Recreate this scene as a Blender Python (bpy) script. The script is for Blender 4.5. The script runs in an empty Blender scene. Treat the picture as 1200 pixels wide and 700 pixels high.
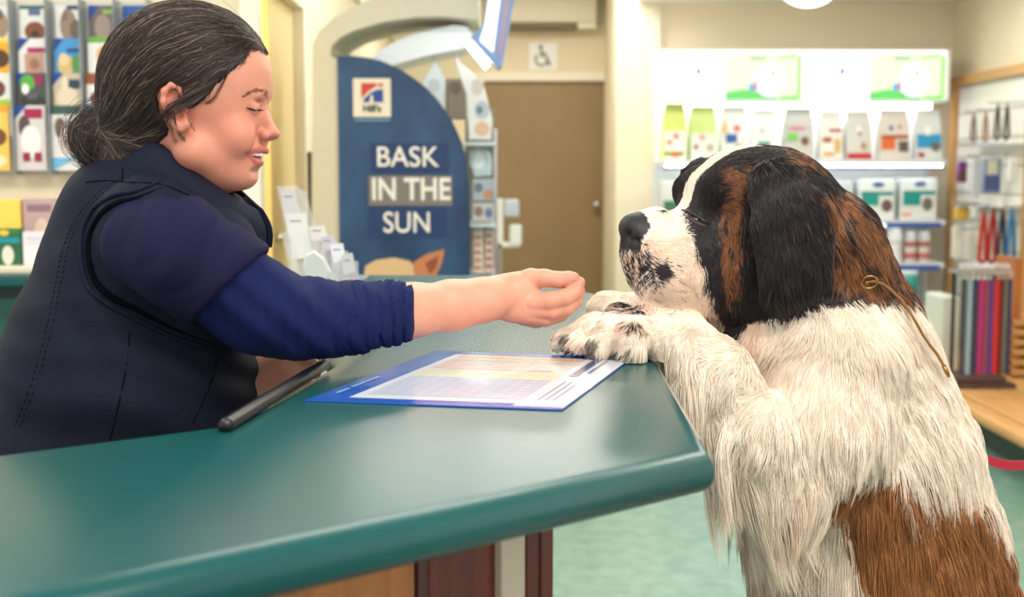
import bpy, bmesh, math, random
import numpy as np
from mathutils import Vector, Matrix, noise as mnoise

SC = bpy.context.scene
COL = SC.collection
random.seed(7)
RNG = np.random.default_rng(11)

# ------------------------------------------------------------------ camera
FPX = 1500.0
CAM = np.array([0.0, 0.0, 1.27])
PITCH = math.atan(150 / 1500)
cd = bpy.data.cameras.new('camera')
cam = bpy.data.objects.new('camera', cd)
COL.objects.link(cam)
cam.location = CAM
cam.rotation_euler = (math.pi / 2 - PITCH, 0, 0)
cd.sensor_width = 36.0
cd.lens = 45.0
cd.clip_start = 0.05
cd.dof.use_dof = True
cd.dof.focus_distance = 1.68
cd.dof.aperture_fstop = 5.0
SC.camera = cam

# ------------------------------------------------------------------ view, world, lamps
SC.view_settings.view_transform = 'Standard'
SC.view_settings.look = 'None'
SC.view_settings.gamma = 1.0
SC.view_settings.exposure = 0.35
SC.view_settings.use_curve_mapping = False
SC.cycles.use_denoising = True
SC.cycles.max_bounces = 8
SC.cycles.transparent_max_bounces = 16

W = bpy.data.worlds.new('daylight')
W.use_nodes = True
bg = W.node_tree.nodes['Background']
bg.inputs[0].default_value = (1.0, 0.965, 0.91, 1)
bg.inputs[1].default_value = 0.95
SC.world = W


def area(name, loc, size, power, color=(1, 0.95, 0.88), rot=(0, 0, 0)):
    l = bpy.data.lights.new(name, 'AREA')
    l.shape = 'RECTANGLE'
    l.size, l.size_y = size
    l.energy = power
    l.color = color
    o = bpy.data.objects.new(name, l)
    COL.objects.link(o)
    o.location = loc
    o.rotation_euler = rot
    return o


area('ceiling_fill', (0.9, 0.4, 2.7), (1.6, 0.9), 54, rot=(math.radians(12), 0, 0))  # unseen light added on the camera side to brighten the dog
area('ceiling_fill', (-0.9, 0.9, 2.7), (1.2, 0.8), 14)  # this and the following: unseen area lights added to fill the room
area('ceiling_fill', (0.2, 3.2, 2.7), (1.8, 0.5), 30)
area('ceiling_fill', (-2.0, 3.2, 2.7), (1.2, 0.6), 26)
area('ceiling_fill', (0.3, 6.2, 2.7), (1.8, 0.5), 36)
area('ceiling_fill', (2.0, 4.8, 2.7), (1.2, 0.6), 28)
area('ceiling_fill', (1.9, 7.4, 2.38), (1.6, 0.6), 16)
area('ceiling_fill', (0.2, 8.6, 2.7), (1.2, 0.6), 26)


# ------------------------------------------------------------------ picture measurements -> world points
def ray(px, py):
    c, s = math.cos(PITCH), math.sin(PITCH)
    return np.array([px - 600, FPX * c + (350 - py) * s, -FPX * s + (350 - py) * c])


def P(px, py, Y):
    d = ray(px, py)
    return CAM + d * (Y / d[1])


def PZ(px, py, z):
    d = ray(px, py)
    return CAM + d * ((z - CAM[2]) / d[2])


# ------------------------------------------------------------------ materials
def lin(c):
    return tuple(((v / 255) / 12.92 if v / 255 <= 0.04045 else ((v / 255 + 0.055) / 1.055) ** 2.4) for v in c[:3]) + (1.0,)


MATS = {}


def mat(rgb, rough=0.6, metal=0.0, key=None, **kw):
    k = key or (tuple(rgb), rough, metal, tuple(sorted(kw.items())))
    if k in MATS:
        return MATS[k]
    m = bpy.data.materials.new('surface_%d' % len(MATS))
    m.use_nodes = True
    nt = m.node_tree
    b = nt.nodes['Principled BSDF']
    b.inputs['Base Color'].default_value = lin(rgb)
    b.inputs['Roughness'].default_value = rough
    b.inputs['Metallic'].default_value = metal
    if kw.get('spec') is not None:
        b.inputs['Specular IOR Level'].default_value = kw['spec']
    N, L = nt.nodes, nt.links
    if kw.get('alpha') is not None:
        b.inputs['Alpha'].default_value = kw['alpha']
    if kw.get('trans'):
        b.inputs['Transmission Weight'].default_value = kw['trans']
        b.inputs['IOR'].default_value = kw.get('ior', 1.2)
    if kw.get('emit'):
        b.inputs['Base Color'].default_value = tuple(v * .15 for v in lin(rgb)[:3]) + (1,)
        b.inputs['Emission Color'].default_value = lin(kw.get('ecol', rgb))
        b.inputs['Emission Strength'].default_value = kw['emit']
    if kw.get('sss'):
        b.inputs['Subsurface Weight'].default_value = kw['sss']
        b.inputs['Subsurface Radius'].default_value = (0.012, 0.005, 0.003)
        b.inputs['Subsurface Scale'].default_value = 1.0
    if kw.get('coat'):
        b.inputs['Coat Weight'].default_value = kw['coat']
        b.inputs['Coat Roughness'].default_value = 0.15
    tc = None
    if kw.get('vary') or kw.get('grain') or kw.get('bump'):
        tc = N.new('ShaderNodeTexCoord')
        mp = N.new('ShaderNodeMapping')
        mp.inputs['Scale'].default_value = kw.get('stretch', (1, 1, 1))
        L.new(tc.outputs['Object'], mp.inputs[0])
        nz = N.new('ShaderNodeTexNoise')
        nz.inputs['Scale'].default_value = kw.get('scale', 8.0)
        nz.inputs['Detail'].default_value = 5
        L.new(mp.outputs[0], nz.inputs['Vector'])
        if kw.get('vary'):
            mx = N.new('ShaderNodeMix')
            mx.data_type = 'RGBA'
            mx.inputs[6].default_value = lin(rgb)
            mx.inputs[7].default_value = lin(kw['vary'])
            cr = N.new('ShaderNodeMapRange')
            cr.inputs[1].default_value = 0.35
            cr.inputs[2].default_value = 0.65
            L.new(nz.outputs[0], cr.inputs[0])
            L.new(cr.outputs[0], mx.inputs[0])
            L.new(mx.outputs[2], b.inputs['Base Color'])
        if kw.get('bump'):
            bp = N.new('ShaderNodeBump')
            bp.inputs['Strength'].default_value = kw['bump']
            bp.inputs['Distance'].default_value = 0.002
            L.new(nz.outputs[0], bp.inputs['Height'])
            L.new(bp.outputs[0], b.inputs['Normal'])
    MATS[k] = m
    return m


def attr_mat(key, rough=0.6, sss=0.0, bump=0.0, bscale=300.0, sheen=0.0):
    """base colour from the mesh's own colour attribute"""
    m = bpy.data.materials.new(key)
    m.use_nodes = True
    nt = m.node_tree
    b = nt.nodes['Principled BSDF']
    a = nt.nodes.new('ShaderNodeAttribute')
    a.attribute_name = 'tone'
    nt.links.new(a.outputs['Color'], b.inputs['Base Color'])
    b.inputs['Roughness'].default_value = rough
    if sss:
        b.inputs['Subsurface Weight'].default_value = sss
        b.inputs['Subsurface Radius'].default_value = (0.010, 0.004, 0.002)
        b.inputs['Subsurface Scale'].default_value = 1.0
    if sheen:
        b.inputs['Sheen Weight'].default_value = sheen
    if bump:
        nz = nt.nodes.new('ShaderNodeTexNoise')
        nz.inputs['Scale'].default_value = bscale
        nz.inputs['Detail'].default_value = 3
        tc = nt.nodes.new('ShaderNodeTexCoord')
        nt.links.new(tc.outputs['Object'], nz.inputs['Vector'])
        bp = nt.nodes.new('ShaderNodeBump')
        bp.inputs['Strength'].default_value = bump
        bp.inputs['Distance'].default_value = 0.001
        nt.links.new(nz.outputs[0], bp.inputs['Height'])
        nt.links.new(bp.outputs[0], b.inputs['Normal'])
    return m


# ------------------------------------------------------------------ object helpers
def prop(o, label=None, cat=None, group=None, kind=None):
    if label:
        o['label'] = label
    if cat:
        o['category'] = cat
    if group:
        o['group'] = group
    if kind:
        o['kind'] = kind
    return o


def thing(name, label, cat, loc=(0, 0, 0), group=None):
    o = bpy.data.objects.new(name, None)
    o.empty_display_size = 0.05
    COL.objects.link(o)
    o.location = tuple(loc)
    return prop(o, label, cat, group)


class MB:
    """collects shapes in world coordinates, links them as ONE mesh object"""

    def __init__(s):
        s.v, s.f, s.m, s.mats, s.sm = [], [], [], [], []

    def mi(s, m):
        if m not in s.mats:
            s.mats.append(m)
        return s.mats.index(m)

    def add(s, verts, faces, m, smooth=False):
        n = len(s.v)
        k = s.mi(m)
        s.v += [tuple(map(float, p)) for p in verts]
        s.f += [[i + n for i in f] for f in faces]
        s.m += [k] * len(faces)
        s.sm += [smooth] * len(faces)
        return s

    def box(s, c, size, m, bevel=0.0, R=None, seg=2):
        bm = bmesh.new()
        bmesh.ops.create_cube(bm, size=1)
        for v in bm.verts:
            v.co = Vector((v.co.x * size[0], v.co.y * size[1], v.co.z * size[2]))
        if bevel:
            bmesh.ops.bevel(bm, geom=bm.edges[:], offset=min(bevel, min(size) * .49), segments=seg, affect='EDGES', profile=.5)
        M = R if R is not None else Matrix.Identity(3)
        vs = [(M @ v.co) + Vector(tuple(map(float, c))) for v in bm.verts]
        fs = [[v.index for v in f.verts] for f in bm.faces]
        bm.free()
        return s.add(vs, fs, m, bool(bevel) and seg > 2)

    def span(s, a, b, m, bevel=0.0):
        a, b = np.array(a, float), np.array(b, float)
        return s.box((a + b) / 2, np.abs(b - a), m, bevel)

    def prism(s, pts, z0, z1, m, bevel=0.0, seg=4):
        """polygon in XY extruded in Z"""
        bm = bmesh.new()
        lo = [bm.verts.new((float(p[0]), float(p[1]), z0)) for p in pts]
        f = bm.faces.new(lo)
        r = bmesh.ops.extrude_face_region(bm, geom=[f])
        for g in r['geom']:
            if isinstance(g, bmesh.types.BMVert):
                g.co.z = z1
        bmesh.ops.recalc_face_normals(bm, faces=bm.faces[:])
        if bevel:
            es = [e for e in bm.edges if abs(e.verts[0].co.z - e.verts[1].co.z) < 1e-6]
            bmesh.ops.bevel(bm, geom=es, offset=bevel, segments=seg, affect='EDGES', profile=.5)
        bm.verts.index_update()
        vs = [v.co.copy() for v in bm.verts]
        fs = [[v.index for v in f.verts] for f in bm.faces]
        bm.free()
        return s.add(vs, fs, m, bevel > 0)

    def slab(s, pts, y0, y1, m, bevel=0.0):
        """outline in XZ (list of (x,z)) extruded from y0 to y1"""
        t = MB()
        t.prism([(p[0], p[1]) for p in pts], -y1, -y0, m, bevel)
        return s.add([(v[0], -v[2], v[1]) for v in t.v], t.f, m, False)

    def tube(s, pts, r, m, n=10, caps=True, closed=False):
        pts = [Vector(tuple(map(float, p))) for p in pts]
        rs = r if hasattr(r, '__len__') else [r] * len(pts)
        vs, fs = [], []
        K = len(pts)
        up = None
        for i, p in enumerate(pts):
            a = pts[(i - 1) % K] if (closed or i > 0) else p
            b = pts[(i + 1) % K] if (closed or i < K - 1) else p
            t = (b - a).normalized()
            if up is None:
                up = Vector((0, 0, 1)) if abs(t.z) < .9 else Vector((1, 0, 0))
            up = (up - t * up.dot(t)).normalized()
            sd = t.cross(up)
            for k in range(n):
                an = 2 * math.pi * k / n
                vs.append(p + (up * math.cos(an) + sd * math.sin(an)) * rs[i])
        for i in range(K if closed else K - 1):
            j = (i + 1) % K
            for k in range(n):
                fs.append([i * n + k, i * n + (k + 1) % n, j * n + (k + 1) % n, j * n + k])
        if caps and not closed:
            fs.append(list(range(n))[::-1])
            fs.append([(K - 1) * n + k for k in range(n)])
        return s.add(vs, fs, m, True)

    def lathe(s, c, prof, m, n=24, axis='Z'):
        """profile [(r, h)] turned round an axis through c"""
        vs, fs = [], []
        for r, h in prof:
            for k in range(n):
                an = 2 * math.pi * k / n
                q = (r * math.cos(an), r * math.sin(an), h)
                if axis == 'Y':
                    q = (q[0], q[2], q[1])
                if axis == 'X':
                    q = (q[2], q[0], q[1])
                vs.append((c[0] + q[0], c[1] + q[1], c[2] + q[2]))
        K = len(prof)
        for i in range(K - 1):
            for k in range(n):
                fs.append([i * n + k, i * n + (k + 1) % n, (i + 1) * n + (k + 1) % n, (i + 1) * n + k])
        fs.append(list(range(n))[::-1])
        fs.append([(K - 1) * n + k for k in range(n)])
        return s.add(vs, fs, m, True)

    def text(s, txt, origin, size, m, ux=(1, 0, 0), uy=(0, 0, 1), bold=0.0, depth=0.002, align='CENTER'):
        cu = bpy.data.curves.new('t', 'FONT')
        cu.body = txt
        cu.size = size
        cu.align_x = align
        cu.align_y = 'CENTER'
        cu.offset = bold
        cu.extrude = depth / 2
        o = bpy.data.objects.new('t', cu)
        COL.objects.link(o)
        me = bpy.data.meshes.new_from_object(o)
        ux, uy, og = Vector(ux), Vector(uy), Vector(tuple(map(float, origin)))
        n = ux.cross(uy)
        s.add([og + ux * v.co.x + uy * v.co.y + n * v.co.z for v in me.vertices], [list(p.vertices) for p in me.polygons], m)
        bpy.data.objects.remove(o)
        bpy.data.curves.remove(cu)
        bpy.data.meshes.remove(me)
        return s

    def build(s, name, parent=None, base=None):
        me = bpy.data.meshes.new(name)
        if parent is not None:
            p = parent
            off = np.zeros(3)
            while p is not None:
                off = off + np.array(p.location)
                p = p.parent
        else:
            off = np.array(base if base is not None else (0, 0, 0), float)
        V = np.array(s.v, float) - off
        me.from_pydata(V.tolist(), [], s.f)
        for m in s.mats:
            me.materials.append(m)
        me.polygons.foreach_set('material_index', s.m)
        me.polygons.foreach_set('use_smooth', s.sm)
        bm = bmesh.new()
        bm.from_mesh(me)
        bmesh.ops.recalc_face_normals(bm, faces=bm.faces[:])
        bm.to_mesh(me)
        bm.free()
        me.update()
        o = bpy.data.objects.new(name, me)
        COL.objects.link(o)
        if parent is not None:
            o.parent = parent
        else:
            o.location = tuple(off)
        return o


def struct(name, mb):
    return prop(mb.build(name), kind='structure')


def pr(x0, y0, x1, y1, Y):
    """picture rectangle on the plane at depth Y -> (X0, X1, Z0, Z1)"""
    xm, ym = (x0 + x1) / 2, (y0 + y1) / 2
    return P(x0, ym, Y)[0], P(x1, ym, Y)[0], P(xm, y1, Y)[2], P(xm, y0, Y)[2]


def pbox(mb, x0, y0, x1, y1, Y, dep, m, bevel=0.0):
    a, b, c, d = pr(x0, y0, x1, y1, Y)
    return mb.span((a, Y, c), (b, Y + dep, d), m, bevel)


def ellipse(cx, cz, rx, rz, n=18, a0=0, a1=2 * math.pi):
    return [(cx + rx * math.cos(a0 + (a1 - a0) * k / n), cz + rz * math.sin(a0 + (a1 - a0) * k / n)) for k in range(n)]


def cover(mb, X0, X1, Z0, Z1, Y, shapes):
    """print on a front face: shapes in 0..1 of the face, v downwards"""
    w, h = X1 - X0, Z1 - Z0
    for i, sh in enumerate(shapes):
        k, u0, v0, u1, v1, c = sh
        y = Y - 0.0005 * (i + 1)
        x0, x1, z1, z0 = X0 + u0 * w, X0 + u1 * w, Z1 - v0 * h, Z1 - v1 * h
        m = mat(c, 0.45)
        if k == 'r':
            pts = [(x0, z0), (x1, z0), (x1, z1), (x0, z1)]
        elif k == 't':   # corner triangle, top left
            pts = [(x0, z0), (x1, z1), (x0, z1)]
        elif k == 'T':   # triangle pointing up
            pts = [(x0, z0), (x1, z0), ((x0 + x1) / 2, z1)]
        else:
            pts = ellipse((x0 + x1) / 2, (z0 + z1) / 2, (x1 - x0) / 2, (z1 - z0) / 2, 16)
        mb.add([(p[0], y, p[1]) for p in pts], [list(range(len(pts)))], m)


# ================================================================== THE ROOM
CREAM = mat((232, 218, 190), 0.8, vary=(226, 211, 182), scale=1.5)
CREAM2 = mat((240, 228, 204), 0.8)
TRIM = mat((238, 230, 212), 0.5)
CEIL = mat((245, 240, 230), 0.9)
FLOORM = mat((122, 158, 144), 0.28, vary=(96, 136, 124), scale=14, bump=0.05)
TEAL = mat((17, 74, 76), 0.27, vary=(21, 80, 80), scale=3, key='teal_laminate')
TEAL.node_tree.nodes['Principled BSDF'].inputs['Specular IOR Level'].default_value = .34
WHITE = mat((240, 240, 238), 0.4)
GREY = mat((150, 150, 148), 0.5)
DARK = mat((30, 30, 32), 0.5)
CHROME = mat((200, 200, 205), 0.25, 1.0)
CLEAR = mat((235, 240, 242), 0.08, alpha=0.28)
PINE = mat((214, 168, 108), 0.45, vary=(194, 144, 84), scale=6, stretch=(20, 1, 20))
OAK = mat((190, 120, 62), 0.4, vary=(168, 98, 46), scale=5, stretch=(14, 14, 1))
REDWOOD = mat((112, 46, 24), 0.4, vary=(90, 34, 18), scale=5, stretch=(14, 14, 1))

m = MB(); m.span((-3.6, -2.0, -0.05), (3.9, 10.6, 0), FLOORM); struct('floor', m)
m = MB(); m.span((-3.6, -1.0, 2.75), (3.9, 10.6, 2.82), CEIL)
m.span((0.86, 5.0, 2.42), (3.3, 9.1, 2.75), CEIL); struct('ceiling', m)
# right wall, display bay wall, pillar
m = MB(); m.span((3.06, 3.0, 0), (3.16, 9.1, 2.75), CREAM2); struct('wall_right', m)
m = MB(); m.span((0.96, 9.0, 0), (3.06, 9.1, 2.75), CREAM2); struct('wall_display', m)
x0 = P(722, 200, 8.95)[0]
m = MB(); m.span((x0, 8.95, 0), (0.96, 10.2, 2.75), CREAM2)
m.span((0.95, 8.94, 0), (P(772, 200, 8.94)[0], 9.0, 2.75), TRIM)
struct('wall_pillar', m)
# wall with the brown door
YD = 10.2
a, b, c, d = pr(567, 95, 712, 420, YD)
m = MB(); m.span((-0.94, YD, 0), (a, YD + .12, 2.75), CREAM); m.span((a, YD, d), (b, YD + .12, 2.75), CREAM)
m.span((b, YD, 0), (1.0, YD + .12, 2.75), CREAM); struct('wall_back', m)
m = MB(); m.span((a - .07, YD - .02, 0), (a, YD + .05, d + .07), TRIM); m.span((b, YD - .02, 0), (b + .09, YD + .05, d + .07), TRIM)
m.span((a, YD - .02, d), (b, YD + .05, d + .07), TRIM); struct('trim_1', m)
m = MB(); m.span((a, YD + .03, 0.01), (b, YD + .07, d), mat((150, 124, 88), 0.55, vary=(142, 116, 80), scale=2)); door = struct('door_1', m)
h = MB(); h.lathe((b - .09, YD + .0, 1.0), [(0.012, 0.03), (0.012, 0.0), (0.025, -0.01), (0.028, -0.035), (0.018, -0.05)], CHROME, 14, 'Y')
h.build('door_handle', door)

# left: wall with the brochure rack, side wall with a doorway to a lit room
YL = 4.72
xl = P(285, 200, YL)[0]
m = MB(); m.span((-3.6, YL, 0), (xl, YL + .1, 2.75), CREAM); struct('wall_left', m)
XS = -0.94
m = MB()
m.span((XS - .1, YL + .1, 2.0), (XS, 5.75, 2.75), CREAM)
m.span((XS - .1, 5.75, 0), (XS, YD, 2.75), CREAM); struct('wall_side', m)
m = MB(); m.span((xl, YL - .02, 0), (XS + .02, YL + .06, 2.75), TRIM)
m.span((XS - .02, YL + .06, 1.98), (XS + .025, 5.82, 2.05), TRIM)
m.span((XS - .02, YL + .06, 2.28), (XS + .03, YD, 2.36), TRIM)
m.span((XS - .02, 5.72, 0), (XS + .025, 5.82, 1.98), TRIM); struct('trim_2', m)
m = MB(); m.span((XS - .06, 5.12, 0.01), (XS - .02, 5.72, 1.98), mat((226, 206, 150), 0.6)); dd = struct('door_2', m)
h = MB(); h.lathe((XS - .01, 5.2, 1.0), [(0.02, -0.01), (0.02, 0.01), (0.01, 0.03), (0.022, 0.04), (0.02, 0.055)], CHROME, 14, 'X'); h.build('door_handle', dd)
m = MB(); m.span((-1.9, 4.9, 0), (-1.8, 6.6, 2.75), mat((250, 232, 150), 0.8)); m.span((-1.8, 6.5, 0), (-1.04, 6.6, 2.75), mat((250, 232, 150), 0.8)); struct('wall_lit_room', m)
area('lit_room_lamp', (-1.4, 5.6, 2.6), (.6, .6), 45, (1, .93, .6))

# ------------------------------------------------------------------ above the brown door
a, b, c, d = pr(580, -6, 698, 38, YD)
t = thing('air_conditioner', 'white wall air conditioner above the brown door', 'air conditioner', ((a + b) / 2, YD, c))
m = MB(); m.span((a, YD - .2, c + .05), (b, YD, c + .33), mat((225, 215, 196), .5), .02); m.build('casing', t)
m = MB(); m.span((a + .02, YD - .21, c + .012), (b - .16, YD - .02, c + .05), mat((120, 100, 74), .6)); m.build('air_vent', t)
m = MB(); m.span((b - .15, YD - .205, c + .012), (b - .01, YD - .02, c + .05), mat((232, 224, 208), .5)); m.build('end_cap', t)
a, b, c, d = pr(620, 50, 653, 82, YD - .01)
t = thing('accessible_toilet_sign', 'small white sign with a black wheelchair symbol above the brown door', 'sign', ((a + b) / 2, YD - .012, c))
m = MB(); m.span((a, YD - .012, c), (b, YD, d), mat((238, 236, 232), .4)); m.build('sign_plate', t)
m = MB(); cx, cz, u = (a + b) / 2, (c + d) / 2, (d - c) / 10
BK = mat((60, 56, 60), .5)
m.tube([(cx + u * (-.6 + 2.2 * math.cos(k)), YD - .016, cz + u * (-1.2 + 2.2 * math.sin(k))) for k in np.linspace(2.3, 6.1, 16)], u * .3, BK, 6)
m.tube([(cx - u * .8, YD - .016, cz + u * 2.2), (cx - u * .6, YD - .016, cz), (cx + u * 1.3, YD - .016, cz - u * .2), (cx + u * 2.2, YD - .016, cz - u * 3), (cx + u * 3, YD - .016, cz - u * 2.8)], u * .38, BK, 6)
m.tube([(cx - u * .6, YD - .016, cz + u * 1.1), (cx + u * 1.2, YD - .016, cz + u * .9)], u * .3, BK, 6)
m.lathe((cx - u * .9, YD - .016, cz + u * 3.3), [(.001, -.004), (u * .75, -.002), (u * .75, .002), (.001, .004)], BK, 12, 'Y')
m.build('wheelchair_symbol', t)
# sanitiser bracket in front of the door
Yq = 8.2
a, b, c, d = pr(583, 233, 612, 290, Yq)
t = thing('wall_dispenser', 'white bracket with a small box above a tray, in front of the brown door', 'dispenser', ((a + b) / 2, Yq, c))
m = MB(); m.span((a, Yq, c), (a + .035, Yq + .04, d), WHITE, .006); m.span((a, Yq, c), (b - .02, Yq + .08, c + .03), WHITE, .006); m.build('bracket', t)
m = MB(); pbox(m, 591, 234, 608, 254, Yq - .01, .09, mat((196, 204, 224), .4), .01); m.build('pump_box', t)
m = MB(); pbox(m, 597, 264, 611, 288, Yq - .01, .09, mat((232, 236, 236), .4), .01); m.build('drip_tray', t)
m = MB(); m.span((a + .005, Yq + .01, 0), (a + .03, Yq + .035, c + .01), GREY); m.lathe((a + .018, Yq + .022, 0), [(.13, 0), (.13, .012), (.03, .03)], GREY, 20); m.build('floor_post', t)

# ceiling dome light
c0 = P(947, 12, 8.0)
t = thing('dome_light', 'white glowing dome light under the ceiling at the top of the picture', 'ceiling light', (c0[0], 8.0, 2.42))
m = MB(); m.lathe((c0[0], 8.0, 2.42), [(.12, -.002), (.19, -.004), (.19, -.03), (.17, -.035)], WHITE, 28); m.build('rim', t)
m = MB(); m.lathe((c0[0], 8.0, 2.42), [(.172, -.03)] + [(.172 * math.cos(k), -.03 - .12 * math.sin(k)) for k in np.linspace(.1, 1.5, 8)], mat((255, 250, 240), .5, emit=4.0), 28); m.build('glass_dome', t)

# ================================================================== BACKLIT DISPLAY SHELVING
YS = 8.5
X0, X1 = P(775, 200, YS)[0], P(1110, 200, YS)[0]
zh = lambda py: P(900, py, YS)[2]
SH = thing('display_shelving', 'tall white backlit shelving of pet food with glowing pictures on top', 'shelving unit', ((X0 + X1) / 2, YS + .25, 0))
m = MB(); m.span((X0, YS + .44, .02), (X1, YS + .48, zh(118)), mat((238, 240, 236), .6)); m.build('back_panel', SH)
for xx in (X0 - .01, (X0 + X1) / 2 - .01, X1 - .01):
    m = MB(); m.span((xx, YS + .40, .0), (xx + .03, YS + .44, zh(120)), mat((225, 225, 220), .4)); m.build('upright', SH)
m = MB(); m.span((X0, YS, 0), (X1, YS + .44, .16), mat((206, 216, 208), .5)); m.build('plinth_base', SH)
m = MB(); m.span((X0 - .01, YS + .02, zh(119)), (X1 + .01, YS + .46, zh(57)), WHITE, .015); HD = m.build('header_box', SH)
LIT = lambda c, e: mat(c, .5, emit=e)
for (p0, p1, kind) in ((777, 848, 0), (850, 940, 1), (944, 1017, 0), (1019, 1108, 1)):
    a, b = P(p0, 90, YS)[0], P(p1, 90, YS)[0]
    z0, z1 = zh(117), zh(60)
    m = MB(); m.span((a, YS, z0), (b, YS + .02, z1), LIT((255, 255, 255), 1.7))
    w, hh = b - a, z1 - z0

    def lit(pts, c, e, dy):
        m.add([(a + u * w, YS - dy, z1 - v * hh) for u, v in pts], [list(range(len(pts)))], LIT(c, e))
    if kind == 0:
        lit([(.55, .35), (.62, .33), (.62, .48), (.55, .5)], (20, 90, 200), .8, .002)
        lit([(.46, .36), (.53, .32), (.53, .36), (.47, .40)], (240, 190, 190), 1.0, .002)
        lit([(.46, .53), (.62, .53), (.62, .56), (.46, .56)], (215, 220, 228), 1.0, .002)
    else:
        lit([(0, .05), (.97, .02), (1, 1), (0, 1)], (214, 246, 190), 1.1, .002)
        lit([(0, 1), (0, .85), (.25, .78), (.6, .88), (.7, 1)], (110, 220, 110), .8, .004)
        lit([(.7, 1), (.72, .93), (.97, .9), (.97, 1)], (150, 225, 110), .8, .004)
        lit([(.94, .1), (.99, .1), (.99, .95), (.94, .95)], (150, 232, 110), .9, .005)
        lit([(.3, .08), (.55, .1), (.52, .2), (.33, .22)], (196, 214, 180), .8, .004)
        lit([(.65, .12), (.9, .05), (.92, .14), (.7, .18)], (196, 236, 170), .8, .004)
        lit(ellipse(.58, .6, .2, .34, 16), (250, 252, 250), 1.4, .006)
        lit([(.6, .27), (.63, .4), (.66, .52), (.59, .5)], (226, 150, 110), .8, .008)
        lit([(.38, .62), (.41, .55), (.43, .8), (.37, .82)], (226, 120, 170), .8, .008)
        lit(ellipse(.34, .74, .04, .09, 10), (110, 180, 226), .8, .009)
        lit(ellipse(.66, .6, .02, .04, 8), (90, 110, 190), .7, .009)
    m.build('light_panel', SH)
m = MB(); m.span((X0 + .02, YS + .30, zh(119) - .03), (X1 - .02, YS + .37, zh(119) - .002), LIT((255, 255, 255), 6)); m.build('light_tube', SH)
BLUE = mat((52, 92, 172), .4)
shelfz = [zh(187), zh(258), zh(308), zh(362)]
for k, z in enumerate(shelfz):
    m = MB(); m.span((X0, YS, z - .03), (X1, YS + .42, z), mat((232, 236, 240), .4)); s = m.build('shelf', SH)
    ed = [P(q, 200, YS)[0] for q in (776, 862, 945, 1020, 1040, 1104)]
    for i in range(0, 6, 2) if k else ():
        m = MB(); m.span((ed[i], YS - .012, z - .05), (ed[i + 1], YS, z - .018), BLUE); m.build('price_rail', s)
    if not k:
        for i in range(5):
            m = MB(); m.span((ed[i] + .01, YS - .012, z - .066), (ed[i + 1] - .005, YS, z - .048), BLUE); m.build('price_rail', s)
    m = MB(); m.span((X0 + .03, YS + .01, z - .048), (X1 - .03, YS + .04, z - .031), LIT((245, 252, 255), 9 if k == 0 else 2.0)); m.build('shelf_light', s)


def tcover(mb, X0, X1, Z0, Z1, Y, tilt, shapes):
    n = len(mb.v)
    cover(mb, X0, X1, Z0, Z1, Y, shapes)
    for i in range(n, len(mb.v)):
        x, y, z = mb.v[i]
        mb.v[i] = (x, y + tilt * (z - Z0) / (Z1 - Z0), z)


def food_bag(p0, p1, ptop, zb, Y, body, shapes, label, dep=.16, notch=.0, name='pet_food_bag', group='pet food bags on the top shelf'):
    """standing gusseted bag: full depth at the bottom, pinched at the top"""
    a, b = P(p0, 160, Y)[0], P(p1, 160, Y)[0]
    zt = P(900, ptop, Y)[2]
    w = b - a
    tilt = dep * .42
    mb = MB()
    q = mat(body, .35)
    rows = [(0, 0, 0), (.03, .0, .0), (.72, .0, .72), (.86, .06, .9), (1.0, .10 + notch, .97)]
    vs = []
    for (h, ins, k) in rows:
        z = zb + (zt - zb) * h
        yf, yb = Y + tilt * k * 1.0, Y + dep - (dep - tilt - .01) * k
        x0_, x1_ = a + w * ins, b - w * ins
        vs += [(x0_ + w * .03, yf, z), ((a + b) / 2, yf - .008 * (1 - k), z), (x1_ - w * .03, yf, z), (x1_, (yf + yb) / 2, z), (x1_ - w * .03, yb, z), (x0_ + w * .03, yb, z), (x0_, (yf + yb) / 2, z)]
    fs = [[r * 7 + k, r * 7 + (k + 1) % 7, (r + 1) * 7 + (k + 1) % 7, (r + 1) * 7 + k] for r in range(4) for k in range(7)]
    fs += [[6, 5, 4, 3, 2, 1, 0], [28 + k for k in range(7)]]
    mb.add(vs, fs, q, False)
    tcover(mb, a + w * .06, b - w * .06, zb, zb + (zt - zb) * .72, Y - .009, tilt * .72, shapes)
    o = mb.build(name, None, ((a + b) / 2, Y + dep / 2, zb))
    return prop(o, label, 'pet food bag' if 'bag' in name else 'box', group)


shelfz = [z_ + .0012 for z_ in shelfz]
zs = shelfz[0]
LW = (236, 238, 236)
R_ = lambda u0, v0, u1, v1, c: ('r', u0, v0, u1, v1, c)
E_ = lambda u0, v0, u1, v1, c: ('e', u0, v0, u1, v1, c)
G = 'pet food bags on the top shelf'
food_bag(777, 806, 121, zs, 8.56, (214, 226, 120), [R_(0, .3, 1, 1, LW), E_(.4, .35, .7, .5, (220, 130, 120)), E_(.1, .5, .4, .65, (200, 160, 130)), R_(0, .8, .9, .92, (150, 160, 50)), R_(.3, .82, .7, .95, (200, 120, 60))], 'white food bag with a lime top and orange band, leftmost on its shelf')
food_bag(808, 842, 124, zs, 8.56, (206, 228, 140), [R_(0, .32, 1, 1, (232, 234, 230)), E_(.3, .35, .6, .5, (216, 170, 160)), E_(.1, .6, .3, .75, (150, 120, 100)), E_(.6, .6, .9, .8, (190, 180, 170))], 'white food bag with a lime top and no band, beside the first lime bag')
food_bag(845, 878, 124, zs, 8.56, LW, [('T', .0, -.1, .25, .3, (226, 190, 120)), E_(.45, .1, .75, .28, (222, 120, 110)), R_(.15, .34, .6, .56, (40, 86, 170)), E_(.5, .6, .9, .75, (200, 130, 80))], 'white food bag with a blue square, just left of the dog forehead')
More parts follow.
